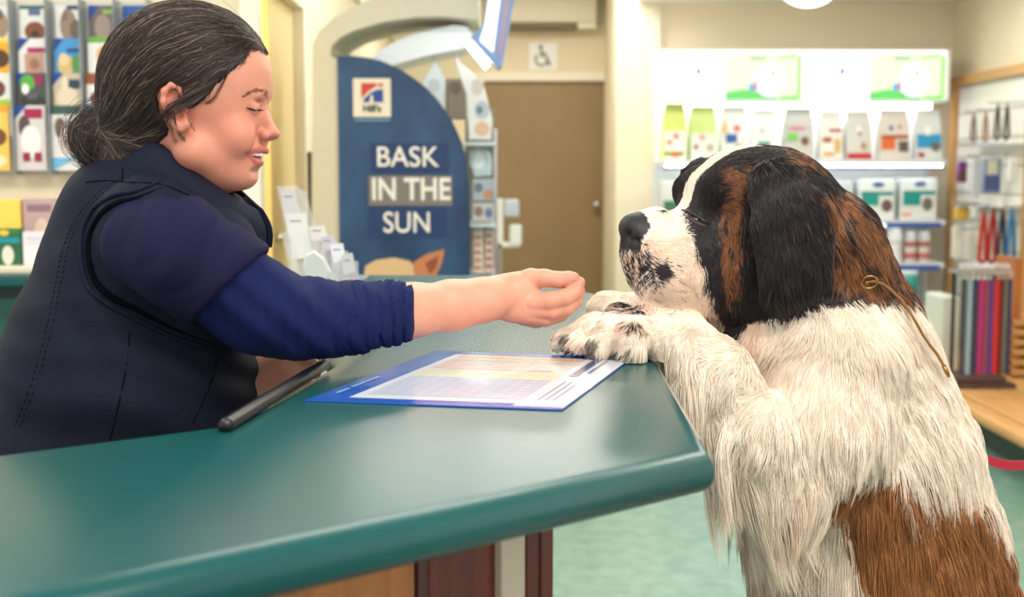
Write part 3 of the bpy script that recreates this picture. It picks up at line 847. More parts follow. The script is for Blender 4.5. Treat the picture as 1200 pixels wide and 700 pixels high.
# ================================================================== BROCHURE RACK ON THE LEFT WALL
YB = 4.64
a, b, c, d = pr(-16, -2, 176, 204, YB)
RK = thing('brochure_rack', 'clear wall rack of pet brochures behind the woman', 'brochure rack', ((a + b) / 2, YL - .01, c))
m = MB(); m.span((a, YL - .012, c), (b, YL - .001, d), mat((206, 206, 200), .4)); m.build('back_plate', RK)
cols = [(-16, 16), (20, 59), (62, 99), (101, 138), (141, 176)]
for i in range(6):
    xx = [-21, 18.5, 60.5, 100, 139.5, 178][i]
    m = MB(); q0 = P(xx, 100, 4.68)[0]; m.span((q0 - .0015, YB - .01, c), (q0 + .0015, YL - .012, d), mat((150, 156, 160), .2)); m.build('divider', RK)
rows = [(6, 48), (45, 88), (86, 127), (124, 200)]
WH = (232, 230, 226)
BL = (30, 70, 150)
designs = {
    (0, 0): (WH, [E_(.2, .2, .8, .9, (170, 140, 110)), E_(.3, .1, .6, .4, (120, 96, 76))], 'white brochure with a tabby cat picture at the top left corner of the rack'),
    (0, 1): ((240, 180, 40), [E_(.1, .3, .9, .8, (90, 56, 34)), R_(0, 0, 1, .12, (250, 220, 90))], 'yellow brochure with a large brown spot in the second row'),
    (0, 2): (WH, [E_(.1, .2, .8, .7, (110, 66, 50)), R_(0, .75, 1, 1, (170, 200, 60))], 'white and lime brochure with a brown spot in the third row'),
    (0, 3): ((246, 196, 90), [E_(.2, .35, .9, .62, (110, 70, 40)), R_(0, 0, 1, .1, (250, 160, 40)), E_(.1, .75, .9, .95, (240, 220, 170))], 'amber brochure with a brown spot at the bottom left of the rack'),
    (1, 0): (WH, [R_(0, 0, 1, .1, (20, 100, 80)), R_(.3, .08, .7, .28, (90, 110, 150)), E_(.15, .45, .85, 1, (130, 76, 46)), E_(.35, .7, .65, .95, (70, 44, 34))], 'white brochure with a green top line and brown puppy'),
    (1, 1): (WH, [('t', 0, 0, .4, .35, BL), R_(.3, .25, 1, .4, (170, 50, 90)), R_(.2, .42, .85, .95, (190, 150, 130)), E_(.35, .55, .7, .85, (160, 110, 90))], 'white brochure with a crimson bar and pink cat picture'),
    (1, 2): ((76, 80, 78), [('t', 0, 0, .35, .35, BL), E_(.1, .05, .6, .5, (90, 170, 60)), E_(.15, .3, .4, .6, (235, 240, 235)), E_(.55, .05, .9, .35, (150, 40, 80)), E_(.1, .6, .9, 1, (50, 50, 54)), E_(.3, .55, .7, .75, (90, 90, 92))], 'dark brochure with green leaves and a grey cat'),
    (1, 3): ((214, 206, 204), [('t', 0, 0, .4, .2, BL), R_(.3, .05, .9, .2, (160, 30, 70)), E_(.1, .15, .5, .5, (90, 70, 70)), E_(.15, .3, .85, .8, (236, 232, 230)), R_(.22, .72, .46, .86, (150, 40, 66)), R_(.6, .72, .84, .86, (150, 40, 66))], 'tall brochure with a white cat and two dark red squares'),
    (2, 0): (WH, [R_(.4, 0, 1, .12, (40, 60, 110)), E_(.15, .1, .75, 1, (150, 130, 110)), ('T', .25, .05, .45, .4, (120, 100, 84)), E_(.5, .4, .95, .95, (110, 96, 84))], 'white brochure with a brown tabby kitten sitting'),
    (2, 1): ((70, 150, 210), [('t', 0, 0, .35, .35, BL), E_(.1, .45, .7, 1, (216, 184, 120)), E_(.15, .4, .5, .75, (230, 206, 160)), E_(.6, .45, 1, .95, (90, 150, 70)), R_(.45, .28, .9, .38, (30, 70, 140))], 'sky blue brochure with a yellow puppy on grass'),
    (2, 2): ((206, 186, 160), [('t', 0, 0, .4, .35, BL), R_(.4, .18, .95, .45, (40, 60, 80)), E_(.1, .4, .9, 1, (222, 206, 180)), E_(.3, .1, .55, .5, (226, 210, 184))], 'beige brochure with a cream dog and dark label'),
    (2, 3): ((226, 222, 220), [R_(0, 0, 1, .14, (60, 84, 84)), E_(.1, .18, .5, .5, (110, 90, 70)), E_(.3, .25, .95, .75, (210, 186, 180)), ('t', 0, .8, .9, 1, (110, 180, 220))], 'pale brochure with a slate green top band beside her bun'),
    (3, 0): ((110, 100, 100), [('t', 0, 0, .4, .45, BL), E_(.2, .25, .8, .95, (160, 140, 130)), R_(.5, .12, .95, .24, (150, 180, 90)), R_(0, .88, 1, 1, (120, 180, 50))], 'dark grey brochure with a blue corner and green foot'),
    (3, 1): (WH, [R_(0, 0, 1, .12, (110, 170, 60)), E_(.3, .2, .8, .8, (224, 176, 120))], 'white brochure with a green top edge and ginger shape'),
    (3, 2): (WH, [R_(0, 0, 1, .32, (150, 80, 44)), E_(.1, .5, .8, .95, (110, 60, 40))], 'white brochure with a rust brown band near her hair'),
    (3, 3): (WH, [('t', 0, 0, .5, .3, BL), E_(.2, .3, .8, .8, (190, 170, 150))], 'white brochure with a blue corner just behind her bun'),
    (4, 0): ((40, 90, 160), [E_(.2, .35, .9, 1, (214, 180, 70)), R_(.3, .8, 1, 1, (90, 160, 60))], 'blue brochure with a yellow shape touching her hair at the top'),
}
for (ci, ri), (body, shp, lb) in designs.items():
    x0_, x1_ = cols[ci]; y0_, y1_ = rows[ri]
    yy = YB + .05 - ri * .012
    a_, b_, c_, d_ = pr(x0_ + 2, y0_, x1_ - 2, y1_, 4.68)
    m = MB(); m.span((a_, yy, c_ - (.10 if ri < 3 else 0)), (b_, yy + .004, d_), mat(body, .45)); cover(m, a_, b_, c_, d_, yy, shp)
    prop(m.build('brochure', None, ((a_ + b_) / 2, yy, c_)), lb, 'brochure', 'brochures in the wall rack')

# lower ledge with leaflets
Yc = 4.3
zc = P(10, 321, 4.2)[2]
t = thing('side_counter', 'teal topped counter against the left wall behind the woman', 'counter', (-2.1, 4.45, 0))
m = MB(); m.span((-3.3, 4.12, zc - .04), (-1.1, 4.71, zc), TEAL, .01); m.build('worktop', t)
m = MB(); m.span((-3.3, 4.2, 0), (-1.1, 4.70, zc - .04), mat((14, 46, 44), .5)); m.build('body', t)
m = MB(); m.span((-3.3, 4.19, zc - .8), (P(24, 360, 4.19)[0], 4.2, zc - .08), mat((24, 84, 74), .5)); m.build('door', t)
m = MB(); m.span((-3.3, 4.2, zc), (-1.15, 4.46, zc + .022), mat((222, 214, 190), .5), .004)
prop(m.build('pale_tray', None, (-2.2, 4.33, zc)), 'flat pale tray under the leaflets on the side counter', 'tray')
zt_ = zc + .0225
for (x0_, x1_, y0_, Y_, body, shp, lb) in (
        (-8, 25, 234, 4.40, (242, 206, 90), [E_(.3, .45, .8, .9, (210, 150, 80)), E_(.5, .6, .75, .8, (90, 60, 40))], 'yellow leaflet standing at the back of the side counter'),
        (28, 66, 233, 4.40, (186, 156, 156), [R_(.1, .08, .9, .2, (140, 110, 120)), E_(.3, .3, .85, .95, (214, 190, 170)), E_(.5, .6, .7, .8, (60, 40, 40))], 'mauve leaflet with a puppy face behind the white card'),
        (-8, 25, 268, 4.28, (36, 96, 60), [R_(0, .0, 1, .12, (50, 120, 60)), R_(0, .22, 1, .38, (20, 140, 150)), E_(.3, .45, .75, 1, (220, 214, 200)), E_(.2, .0, .6, .18, (220, 190, 60))], 'green leaflet with a teal stripe in front of the yellow one'),
        (27, 62, 272, 4.28, (226, 222, 226), [R_(.1, .15, .9, .2, (190, 190, 200)), R_(.1, .3, .7, .33, (200, 200, 206))], 'plain white card standing in front of the mauve leaflet')):
    a_, b_, c_, d_ = pr(x0_, y0_, x1_, 318, Y_)
    m = MB(); m.span((a_, Y_, zt_), (b_, Y_ + .035, d_), mat(body, .45), .002); cover(m, a_ + .003, b_ - .003, max(zt_, d_ - .21), d_ - .003, Y_, shp)
    prop(m.build('leaflet', None, ((a_ + b_) / 2, Y_, zt_)), lb, 'leaflet', 'leaflets on the side counter')
# ================================================================== RECEPTION COUNTER
ZC = 1.02
TH = .040
def cz(px, py, z=None):
    q = PZ(px, py, ZC if z is None else z)
    return (q[0], q[1])
top = [cz(838, 529), cz(775, 425), cz(742, 352), cz(592, 322), cz(318, 322), cz(330, 350), cz(392, 424), cz(268, 496), cz(0, 530), cz(-300, 560), cz(-420, 830), cz(30, 706)]
CT = thing('reception_counter', 'glossy dark teal reception counter with a rounded edge and timber panels below', 'counter', (0, 1.3, 0))
m = MB(); m.prism(top, ZC - TH, ZC, TEAL, .0185, 5); m.build('worktop', CT)
# body below, set back from the edge
e0, e1 = np.array(cz(838, 529)), np.array(cz(30, 706))
ev = (e1 - e0) / np.linalg.norm(e1 - e0)          # along the front edge, to the left
nv = np.array([-ev[1], ev[0]])
if nv[1] < 0:
    nv = -nv                                       # away from the camera
ang = math.atan2(ev[1], ev[0])
RZ = Matrix.Rotation(ang, 3, 'Z')


def along(px, py, setback):
    """distance along the edge where this picture column meets the vertical plane set back from the edge"""
    d = ray(px, py)[:2]
    o = e0 + nv * setback
    A = np.array([[d[0], -ev[0]], [d[1], -ev[1]]])
    t, s = np.linalg.solve(A, o - CAM[:2])
    return s


def vpanel(x0, x1, setback, thick, z0, z1, mt, name, par):
    s0, s1 = along(x0, 670, setback), along(x1, 670, setback)
    c = e0 + nv * (setback + thick / 2) + ev * (s0 + s1) / 2
    mb = MB(); mb.box((c[0], c[1], (z0 + z1) / 2), (abs(s1 - s0), thick, z1 - z0), mt, .002, RZ)
    return mb.build(name, par)


zb = ZC - TH
vpanel(-900, 486, .16, .03, 0, zb, OAK, 'oak_panel', CT)
vpanel(484, 506, .19, .03, 0, zb, mat((40, 16, 10), .6), 'shadow_gap_strip', CT)
vpanel(503, 590, .17, .03, 0, zb, REDWOOD, 'redwood_panel', CT)
vpanel(588, 616, .16, .05, 0, zb, mat((206, 186, 166), .45), 'pale_post', CT)
s = along(596, 682, .16); c = e0 + nv * .158 + ev * s
m = MB(); m.box((c[0], c[1], PZ(596, 682, 0.8)[2]), (.006, .006, .02), DARK, .002, RZ)
m.build('keyhole', CT)
vpanel(617, 631, .17, .04, 0, zb, mat((92, 34, 20), .4), 'redwood_post', CT)
vpanel(634, 649, .19, .04, 0, zb, mat((104, 40, 26), .4), 'redwood_post', CT)
# sitter's side: rear carcass panel and lower desk
p1, p2 = np.array(cz(330, 352)) + np.array([.05, 0]), np.array(cz(392, 424)) + np.array([.05, 0])
m = MB(); m.prism([(-.10, 1.75), (.045, 1.75), (.05, 2.4), (-.28, 2.6), (-.30, 2.5)], 0, zb, mat((150, 96, 52), .5)); m.build('rear_carcass', CT)
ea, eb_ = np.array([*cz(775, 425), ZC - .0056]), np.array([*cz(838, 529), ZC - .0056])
m = MB(); m.tube([ea + (eb_ - ea) * t + (-.0054, 0, 0) for t in (.02, .5, .86)], .0016, mat((170, 150, 134), .4), 8); m.build('edge_highlight_wear', CT)  # thin pale tube put in for the highlight and wear along this edge
# black bar lying on the inner edge
a, b = PZ(262, 500, ZC + .006), PZ(383, 425, ZC + .012)
m = MB(); dr = (b - a) / np.linalg.norm(b - a)
m.tube([a - dr * .3 * 0, a + dr * .01, b - dr * .012, b - dr * .004, b], [.006, .0075, .0075, .006, .003], mat((22, 20, 22), .35), 12)
prop(m.build('black_bar', None, a), 'slim black rounded bar lying along the inner edge of the counter', 'bar')

# ------------------------------------------------------------------ chart on the counter
q = [PZ(x, y, ZC + .002) for x, y in ((357, 469), (511, 411), (740, 420), (659, 480))]
t = thing('feeding_chart', 'laminated blue bordered chart lying on the teal counter', 'chart', sum(q) / 4)
m = MB()
vs = [tuple(v) for v in q] + [(v[0], v[1], v[2] - .0014) for v in q]
m.add(vs, [[0, 1, 2, 3], [7, 6, 5, 4], [0, 4, 5, 1], [1, 5, 6, 2], [2, 6, 7, 3], [3, 7, 4, 0]], mat((36, 96, 196), .18, coat=.5)); m.build('sheet', t)


def bil(u, v, dz):
    # u along 357->659 (width), v along depth from the near edge
    p_ = (q[0] * (1 - u) + q[3] * u) * (1 - v) + (q[1] * (1 - u) + q[2] * u) * v
    return (p_[0], p_[1], p_[2] + dz)


m = MB()
def patch(u0, v0, u1, v1, cc, k):
    m.add([bil(u0, v0, k), bil(u1, v0, k), bil(u1, v1, k), bil(u0, v1, k)], [[0, 1, 2, 3]], mat(cc, .2, coat=.4))
patch(.12, .10, 1.0, 1.0, (214, 222, 240), .0002) if False else None
patch(.14, .06, .995, .93, (224, 228, 240), .0003)
patch(.80, .02, .998, .98, (190, 202, 236), .00025)
rows_ = [(.86, .92, (232, 176, 120)), (.80, .85, (214, 200, 190)), (.62, .79, (232, 196, 188)), (.46, .61, (232, 226, 196)), (.12, .45, (196, 202, 230))]
for v0, v1, cc in rows_:
    patch(.18, v0, .80, v1, cc, .0005)
for k in range(16):
    v = .13 + k * .046
    patch(.18, v, .80, v + .006, (236, 238, 244), .0007)
for k in range(9):
    u = .26 + k * .06
    patch(u, .12, u + .004, .85, (236, 238, 244), .0008)
patch(.84, .55, .88, .92, (80, 90, 130), .0007)
patch(.90, .62, .915, .9, (110, 120, 160), .0007)
for k in range(3):
    patch(.86 + k * .03, .12, .867 + k * .03, .45, (150, 164, 206), .0007)
m.build('printed_table', t)
m = MB(); c_ = bil(.055, .26, .0006)
ux = (q[1] - q[0]) / np.linalg.norm(q[1] - q[0])
m.text('FEEDING', c_, .016, mat((190, 214, 250), .3), ux=ux, uy=tuple(np.cross((0, 0, 1), ux)), depth=.0002) if False else None
for k, (v0, v1) in enumerate(((.12, .2), (.22, .42))):
    patch(.045 + k * 0, v0, .062, v1, (150, 190, 240), .0006)
m.build('printed_heading', t) if len(m.v) else None

# ------------------------------------------------------------------ clear card stand at the far end
Yk = 2.86
kz = ZC + .0005
a0, b0 = P(344, 330, Yk)[0], P(424, 330, Yk)[0]
KS = thing('card_stand', 'clear stepped acrylic card stand on the far end of the teal counter', 'card stand', ((a0 + b0) / 2, Yk + .05, ZC))
gk = lambda px, py, Y=Yk: (P(px, py, Y)[0], P(px, py, Y)[2])
m = MB(); m.span((a0, Yk - .06, kz), (b0, Yk + .14, kz + .006), CLEAR, .002); m.build('base_tray', KS)
for (poly, yy) in (([(324, 218), (350, 218), (372, 326), (346, 326)], Yk + .06), ([(350, 222), (358, 224), (384, 326), (374, 326)], Yk + .07), ([(330, 272), (342, 276), (352, 326), (342, 326)], Yk + .02)):
    pts = [gk(u, v, yy) for u, v in poly]; pts = [(x, max(z, kz + .006)) for x, z in pts]
    m = MB(); m.slab(pts, yy, yy + .004, CLEAR); m.build('side_wall', KS)
for (x0_, y0_, x1_, yy) in ((358, 276, 382, Yk + .03), (377, 284, 396, Yk + .01), (388, 294, 408, Yk - .01), (402, 306, 420, Yk - .03)):
    a_, b_, c_, d_ = pr(x0_, y0_, x1_, 322, yy)
    m = MB(); m.span((a_, yy, kz + .006), (b_, yy + .003, d_ - .0), CLEAR); m.build('pocket', KS)
cards = [((329, 224), (346, 224), (352, 248), (333, 248), Yk + .055, (226, 222, 224), 'small pinkish grey card at the top of the clear stand'),
         ((334, 252), (358, 249), (363, 276), (340, 278), Yk + .05, (244, 242, 240), 'large white card in the upper pocket of the clear stand'),
         ((362, 266), (380, 264), (385, 280), (366, 283), Yk + .035, (240, 234, 230), 'white card, highest of the four stepped cards'),
         ((376, 278), (391, 275), (395, 292), (381, 295), Yk + .015, (214, 204, 214), 'lilac grey card, second of the four stepped cards'),
         ((387, 287), (402, 285), (406, 306), (391, 308), Yk - .005, (242, 242, 250), 'bright white card, third of the four stepped cards'),
         ((400, 299), (413, 296), (418, 318), (403, 322), Yk - .025, (222, 218, 222), 'grey white card, lowest of the four stepped cards')]
for (p1_, p2_, p3_, p4_, yy, cc, lb) in cards:
    pts = [gk(*v, yy) for v in (p1_, p2_, p3_, p4_)]
    m = MB(); m.slab(pts, yy - .006, yy - .003, mat(cc, .5))
    a_, b_ = pts[3], pts[2]
    x0_, x1_ = pts[0][0] * .75 + pts[1][0] * .25, pts[0][0] * .2 + pts[1][0] * .8
    zz_ = pts[0][1] * .7 + pts[3][1] * .3
    m.span((x0_, yy - .0065, zz_), (x1_, yy - .006, zz_ + .003), mat((150, 150, 160), .5))
    # the card continues down into its pocket
    m.slab([pts[3], pts[2], (pts[2][0] + .006, max(kz + .008, pts[2][1] - .05)), (pts[3][0] + .006, max(kz + .008, pts[3][1] - .05))], yy - .005, yy - .003, mat(cc, .5))
    prop(m.build('business_card', None, (pts[3][0], yy, pts[3][1])), lb, 'card', 'cards in the clear stand')
# crumpled clear wrap between the pockets
m = MB(); m.slab([gk(u, v, Yk - .02) for u, v in ((360, 298), (370, 293), (382, 302), (390, 318), (384, 326), (362, 326), (357, 312))], Yk - .05, Yk - .031, mat((232, 234, 234), .2, alpha=.7), .006)
prop(m.build('clear_sachet', None, (P(372, 322, Yk)[0], Yk - .015, kz + .006)), 'crumpled whitish clear sachet at the foot of the card stand', 'sachet')
# ================================================================== BODY MODELLING: distance fields -> one continuous mesh
def vnorm(v):
    v = np.asarray(v, float)
    return v / (np.linalg.norm(v) + 1e-12)


class Field:
    def __init__(s, xs, ys, zs):
        s.ax = [np.asarray(a, np.float32) for a in (xs, ys, zs)]
        s.D = np.full([len(a) for a in s.ax], 0.3, np.float32)

    def reg(s, lo, hi):
        sl = []
        for a, l, h in zip(s.ax, lo, hi):
            i, j = np.searchsorted(a, l), np.searchsorted(a, h)
            sl.append(slice(max(0, i - 1), min(len(a), j + 1)))
        return tuple(sl)

    def pts(s, sl):
        return np.meshgrid(*[a[k] for a, k in zip(s.ax, sl)], indexing='ij', sparse=True)

    def merge(s, sl, d, k, op):
        D = s.D[sl]
        if op == 'add':
            h = np.maximum(k - np.abs(D - d), 0) / k
            s.D[sl] = np.minimum(D, d) - h * h * k * .25
        elif op == 'sub':
            d = -d
            h = np.maximum(k - np.abs(D - d), 0) / k
            s.D[sl] = np.maximum(D, d) + h * h * k * .25
        elif op == 'and':
            h = np.maximum(k - np.abs(D - d), 0) / k
            s.D[sl] = np.maximum(D, d) + h * h * k * .25

    def cone(s, a, b, ra, rb, k=.01, op='add', sq=None):
        """tapered round limb from a to b; sq = (axis, factor) flattens it along an axis"""
        a, b = np.asarray(a, float), np.asarray(b, float)
        R = max(ra, rb) * (max(1, sq[1]) if sq else 1) + k + .012
        sl = s.reg(np.minimum(a, b) - R, np.maximum(a, b) + R)
        X, Y, Z = s.pts(sl)
        ab = b - a
        f = 1.0
        if sq:
            n = vnorm(sq[0]); f = sq[1]
        dx, dy, dz = X - a[0], Y - a[1], Z - a[2]
        if sq:
            q = (dx * n[0] + dy * n[1] + dz * n[2]) * (1 / f - 1)
            dx, dy, dz = dx + q * n[0], dy + q * n[1], dz + q * n[2]
            ab = ab + n * np.dot(ab, n) * (1 / f - 1)
        L = max(np.dot(ab, ab), 1e-12)
        t = np.clip((dx * ab[0] + dy * ab[1] + dz * ab[2]) / L, 0, 1)
        d = np.sqrt((dx - t * ab[0]) ** 2 + (dy - t * ab[1]) ** 2 + (dz - t * ab[2]) ** 2) - (ra + (rb - ra) * t)
        if sq and f < 1:
            d = d * (f * .5 + .5)
        s.merge(sl, d.astype(np.float32), k, op)

    def chain(s, pts, rs, k=.01, op='add', sq=None):
        for i in range(len(pts) - 1):
            s.cone(pts[i], pts[i + 1], rs[i], rs[i + 1], k, op, sq)

    def ell(s, c, r, axes=None, k=.01, op='add'):
        c = np.asarray(c, float)
        A = np.eye(3) if axes is None else np.array([vnorm(v) for v in axes])
        R = np.sqrt(((A * np.array(r)[:, None]) ** 2).sum(0)) + k + .012
        sl = s.reg(c - R, c + R)
        X, Y, Z = s.pts(sl)
        dx, dy, dz = X - c[0], Y - c[1], Z - c[2]
        q0 = q1 = 0
        for v, rr in zip(A, r):
            p = dx * v[0] + dy * v[1] + dz * v[2]
            q0 = q0 + (p / rr) ** 2
            q1 = q1 + (p / rr ** 2) ** 2
        q0, q1 = np.sqrt(q0), np.sqrt(q1)
        s.merge(sl, (q0 * (q0 - 1) / (q1 + 1e-9)).astype(np.float32), k, op)

    def offset(s, fn, lo=None, hi=None):
        sl = s.reg(lo, hi) if lo is not None else tuple(slice(0, len(a)) for a in s.ax)
        X, Y, Z = s.pts(sl)
        s.D[sl] = s.D[sl] + fn(X, Y, Z).astype(np.float32)

    def sample(s, p):
        """trilinear value at points"""
        idx, fr = [], []
        for a, q in zip(s.ax, np.asarray(p, np.float32).T):
            i = np.clip(np.searchsorted(a, q) - 1, 0, len(a) - 2)
            idx.append(i); fr.append(np.clip((q - a[i]) / (a[i + 1] - a[i]), 0, 1))
        v = 0
        for o in np.ndindex(2, 2, 2):
            w = 1
            for k in range(3):
                w = w * (fr[k] if o[k] else 1 - fr[k])
            v = v + w * s.D[idx[0] + o[0], idx[1] + o[1], idx[2] + o[2]]
        return v

    def grad(s, p, e=.003):
        p = np.asarray(p, float)
        g = np.stack([s.sample(p + np.eye(3)[k] * e) - s.sample(p - np.eye(3)[k] * e) for k in range(3)], 1)
        return g / (np.linalg.norm(g, axis=1, keepdims=True) + 1e-9)

    def mesh(s):
        D = s.D
        I = D < 0
        nx, ny, nz = D.shape
        cnt = np.zeros((nx - 1, ny - 1, nz - 1), np.int8)
        for o in np.ndindex(2, 2, 2):
            cnt += I[o[0]:nx - 1 + o[0], o[1]:ny - 1 + o[1], o[2]:nz - 1 + o[2]]
        ci = np.argwhere((cnt > 0) & (cnt < 8))
        acc = np.zeros((len(ci), 3)); n = np.zeros(len(ci))
        cor = {o: D[ci[:, 0] + o[0], ci[:, 1] + o[1], ci[:, 2] + o[2]] for o in np.ndindex(2, 2, 2)}
        for o in np.ndindex(2, 2, 2):
            for k in range(3):
                if o[k]:
                    continue
                o2 = list(o); o2[k] = 1; o2 = tuple(o2)
                a, b = cor[o], cor[o2]
                mk = (a < 0) != (b < 0)
                t = np.where(mk, a / np.where(np.abs(a - b) < 1e-12, 1, a - b), 0)
                p = np.tile(np.array(o, float), (len(ci), 1)); p[:, k] = t
                acc += p * mk[:, None]; n += mk
        fr = acc / n[:, None]
        V = np.stack([s.ax[k][ci[:, k]] + fr[:, k] * (s.ax[k][ci[:, k] + 1] - s.ax[k][ci[:, k]]) for k in range(3)], 1)
        idx = np.full(cnt.shape, -1, np.int64); idx[tuple(ci.T)] = np.arange(len(ci))
        F = []
        for k in range(3):
            u, v = (k + 1) % 3, (k + 2) % 3
            A = [slice(None)] * 3; B = [slice(None)] * 3
            A[k] = slice(0, -1); B[k] = slice(1, None)
            ch = I[tuple(A)] != I[tuple(B)]
            e = np.argwhere(ch)
            e = e[(e[:, u] > 0) & (e[:, v] > 0) & (e[:, u] < D.shape[u] - 1) & (e[:, v] < D.shape[v] - 1)]
            du = np.zeros(3, int); du[u] = 1; dv = np.zeros(3, int); dv[v] = 1
            q = np.stack([idx[tuple((e - du - dv).T)], idx[tuple((e - dv).T)], idx[tuple(e.T)], idx[tuple((e - du).T)]], 1)
            ins = I[tuple(e.T)]
            q[~ins] = q[~ins][:, ::-1]
            F.append(q)
        return V, np.concatenate(F)


def axis_steps(segs):
    """[(x0, step), (x1, step), ..., (xN, None)] -> graded coordinates"""
    out = [segs[0][0]]
    for (a, st), (b, _) in zip(segs[:-1], segs[1:]):
        n = max(1, int(round((b - a) / st)))
        out += list(a + (b - a) * (np.arange(n) + 1) / n)
    return np.array(out)


def mesh_obj(name, V, F, mats, parent=None, base=None, tone=None, fmat=None, smooth=True):
    off = np.zeros(3)
    if parent is not None:
        p = parent
        while p is not None:
            off = off + np.array(p.location); p = p.parent
    elif base is not None:
        off = np.array(base, float)
    me = bpy.data.meshes.new(name)
    F = np.asarray(F)
    me.vertices.add(len(V)); me.vertices.foreach_set('co', (np.asarray(V) - off).astype(np.float32).ravel())
    me.loops.add(F.size); me.loops.foreach_set('vertex_index', F.astype(np.int32).ravel())
    me.polygons.add(len(F)); me.polygons.foreach_set('loop_start', np.arange(0, F.size, F.shape[1], dtype=np.int32))
    me.polygons.foreach_set('use_smooth', np.full(len(F), smooth))
    for m_ in (mats if isinstance(mats, (list, tuple)) else [mats]):
        me.materials.append(m_)
    if fmat is not None:
        me.polygons.foreach_set('material_index', np.asarray(fmat, np.int32))
    me.update(calc_edges=True)
    if tone is not None:
        a = me.attributes.new('tone', 'FLOAT_COLOR', 'POINT')
        a.data.foreach_set('color', np.c_[tone, np.ones(len(tone))].astype(np.float32).ravel())
    me.validate()
    o = bpy.data.objects.new(name, me)
    COL.objects.link(o)
    if parent is not None:
        o.parent = parent
    else:
        o.location = tuple(off)
    return o


def vert_normals(V, F):
    a, b, c, d = V[F[:, 0]], V[F[:, 1]], V[F[:, 2]], V[F[:, 3]]
    n = np.cross(c - a, d - b)
    N = np.zeros_like(V)
    for k in range(4):
        np.add.at(N, F[:, k], n)
    return N / (np.linalg.norm(N, axis=1, keepdims=True) + 1e-12)


def scatter(V, F, N, n, weight=None, rng=RNG):
    """n random points on a quad mesh -> positions, normals"""
    a, b, c, d = V[F[:, 0]], V[F[:, 1]], V[F[:, 2]], V[F[:, 3]]
    ar = .5 * np.linalg.norm(np.cross(c - a, d - b), axis=1)
    if weight is not None:
        ar = ar * weight((a + c) / 2, N[F[:, 0]])
    i = rng.choice(len(F), n, p=ar / ar.sum())
    u, v = rng.random((n, 1)), rng.random((n, 1))
    w = [(1 - u) * (1 - v), u * (1 - v), u * v, (1 - u) * v]
    p = sum(w[k] * V[F[i, k]] for k in range(4))
    q = sum(w[k] * N[F[i, k]] for k in range(4))
    return p, q / (np.linalg.norm(q, axis=1, keepdims=True) + 1e-9)


def hair_obj(name, pts, rad, tone, material, parent):
    """pts (n, k, 3) world positions, rad (k,) or (n, k), tone (n, 3) or (n, k, 3) linear"""
    n, k = pts.shape[:2]
    off = np.zeros(3); p = parent
    while p is not None:
        off = off + np.array(p.location); p = p.parent
    c = bpy.data.hair_curves.new(name)
    c.add_curves([k] * n)
    P_ = (pts - off).astype(np.float32)
    if 'position' not in c.attributes:
        c.attributes.new('position', 'FLOAT_VECTOR', 'POINT')
    c.attributes['position'].data.foreach_set('vector', P_.ravel())
    r = c.attributes.get('radius') or c.attributes.new('radius', 'FLOAT', 'POINT')
    rr = np.broadcast_to(np.asarray(rad, np.float32), (n, k))
    r.data.foreach_set('value', np.ascontiguousarray(rr).ravel())
    t = tone if tone.ndim == 3 else np.repeat(tone[:, None, :], k, 1)
    a = c.attributes.new('tone', 'FLOAT_COLOR', 'POINT')
    a.data.foreach_set('color', np.concatenate([t, np.ones((n, k, 1))], 2).astype(np.float32).ravel())
    c.materials.append(material)
    o = bpy.data.objects.new(name, c)
    COL.objects.link(o)
    o.parent = parent
    return o


def hair_mat(key, rough=.35, gloss=.5, trans=.0):
    m = bpy.data.materials.new(key)
    m.use_nodes = True
    nt = m.node_tree
    b = nt.nodes['Principled BSDF']
    a = nt.nodes.new('ShaderNodeAttribute'); a.attribute_name = 'tone'
    nt.links.new(a.outputs['Color'], b.inputs['Base Color'])
    b.inputs['Roughness'].default_value = rough
    b.inputs['Specular IOR Level'].default_value = gloss
    b.inputs['Anisotropic'].default_value = .0
    return m


def L3(c):
    return np.array(lin(c)[:3])


def inpoly(px, py, poly):
    """vectorised point in polygon"""
    r = np.zeros(np.shape(px), bool)
    n = len(poly)
    for i in range(n):
        x0, y0 = poly[i]; x1, y1 = poly[(i + 1) % n]
        if y0 == y1:
            continue
        c = ((y0 > py) != (y1 > py)) & (px < (x1 - x0) * (py - y0) / (y1 - y0) + x0)
        r ^= c
    return r


def proj(p):
    """world -> picture measure (used to read off where a mark measured in the photo lies on a body)"""
    q = np.asarray(p) - CAM
    c, s = math.cos(PITCH), math.sin(PITCH)
    zz = q[..., 1] * c - q[..., 2] * s
    up = q[..., 1] * s + q[..., 2] * c
    return 600 + FPX * q[..., 0] / zz, 350 - FPX * up / zz


def vnoise(p, scale, seed=0):
    """cheap smooth value noise, vectorised, about -1..1"""
    q = np.asarray(p) * scale + seed * 17.3
    i = np.floor(q).astype(np.int64); f = q - i
    f = f * f * (3 - 2 * f)
    v = 0
    for o in np.ndindex(2, 2, 2):
        h = (i[..., 0] + o[0]) * 73856093 ^ (i[..., 1] + o[1]) * 19349663 ^ (i[..., 2] + o[2]) * 83492791
        h = (h * 1103515245 + 12345) & 0x7fffffff
        h = ((h ^ (h >> 13)) * 1274126177) & 0x7fffffff
        w = 1
        for k in range(3):
            w = w * (f[..., k] if o[k] else 1 - f[..., k])
        v = v + w * (h / 0x7fffffff * 2 - 1)
    return v


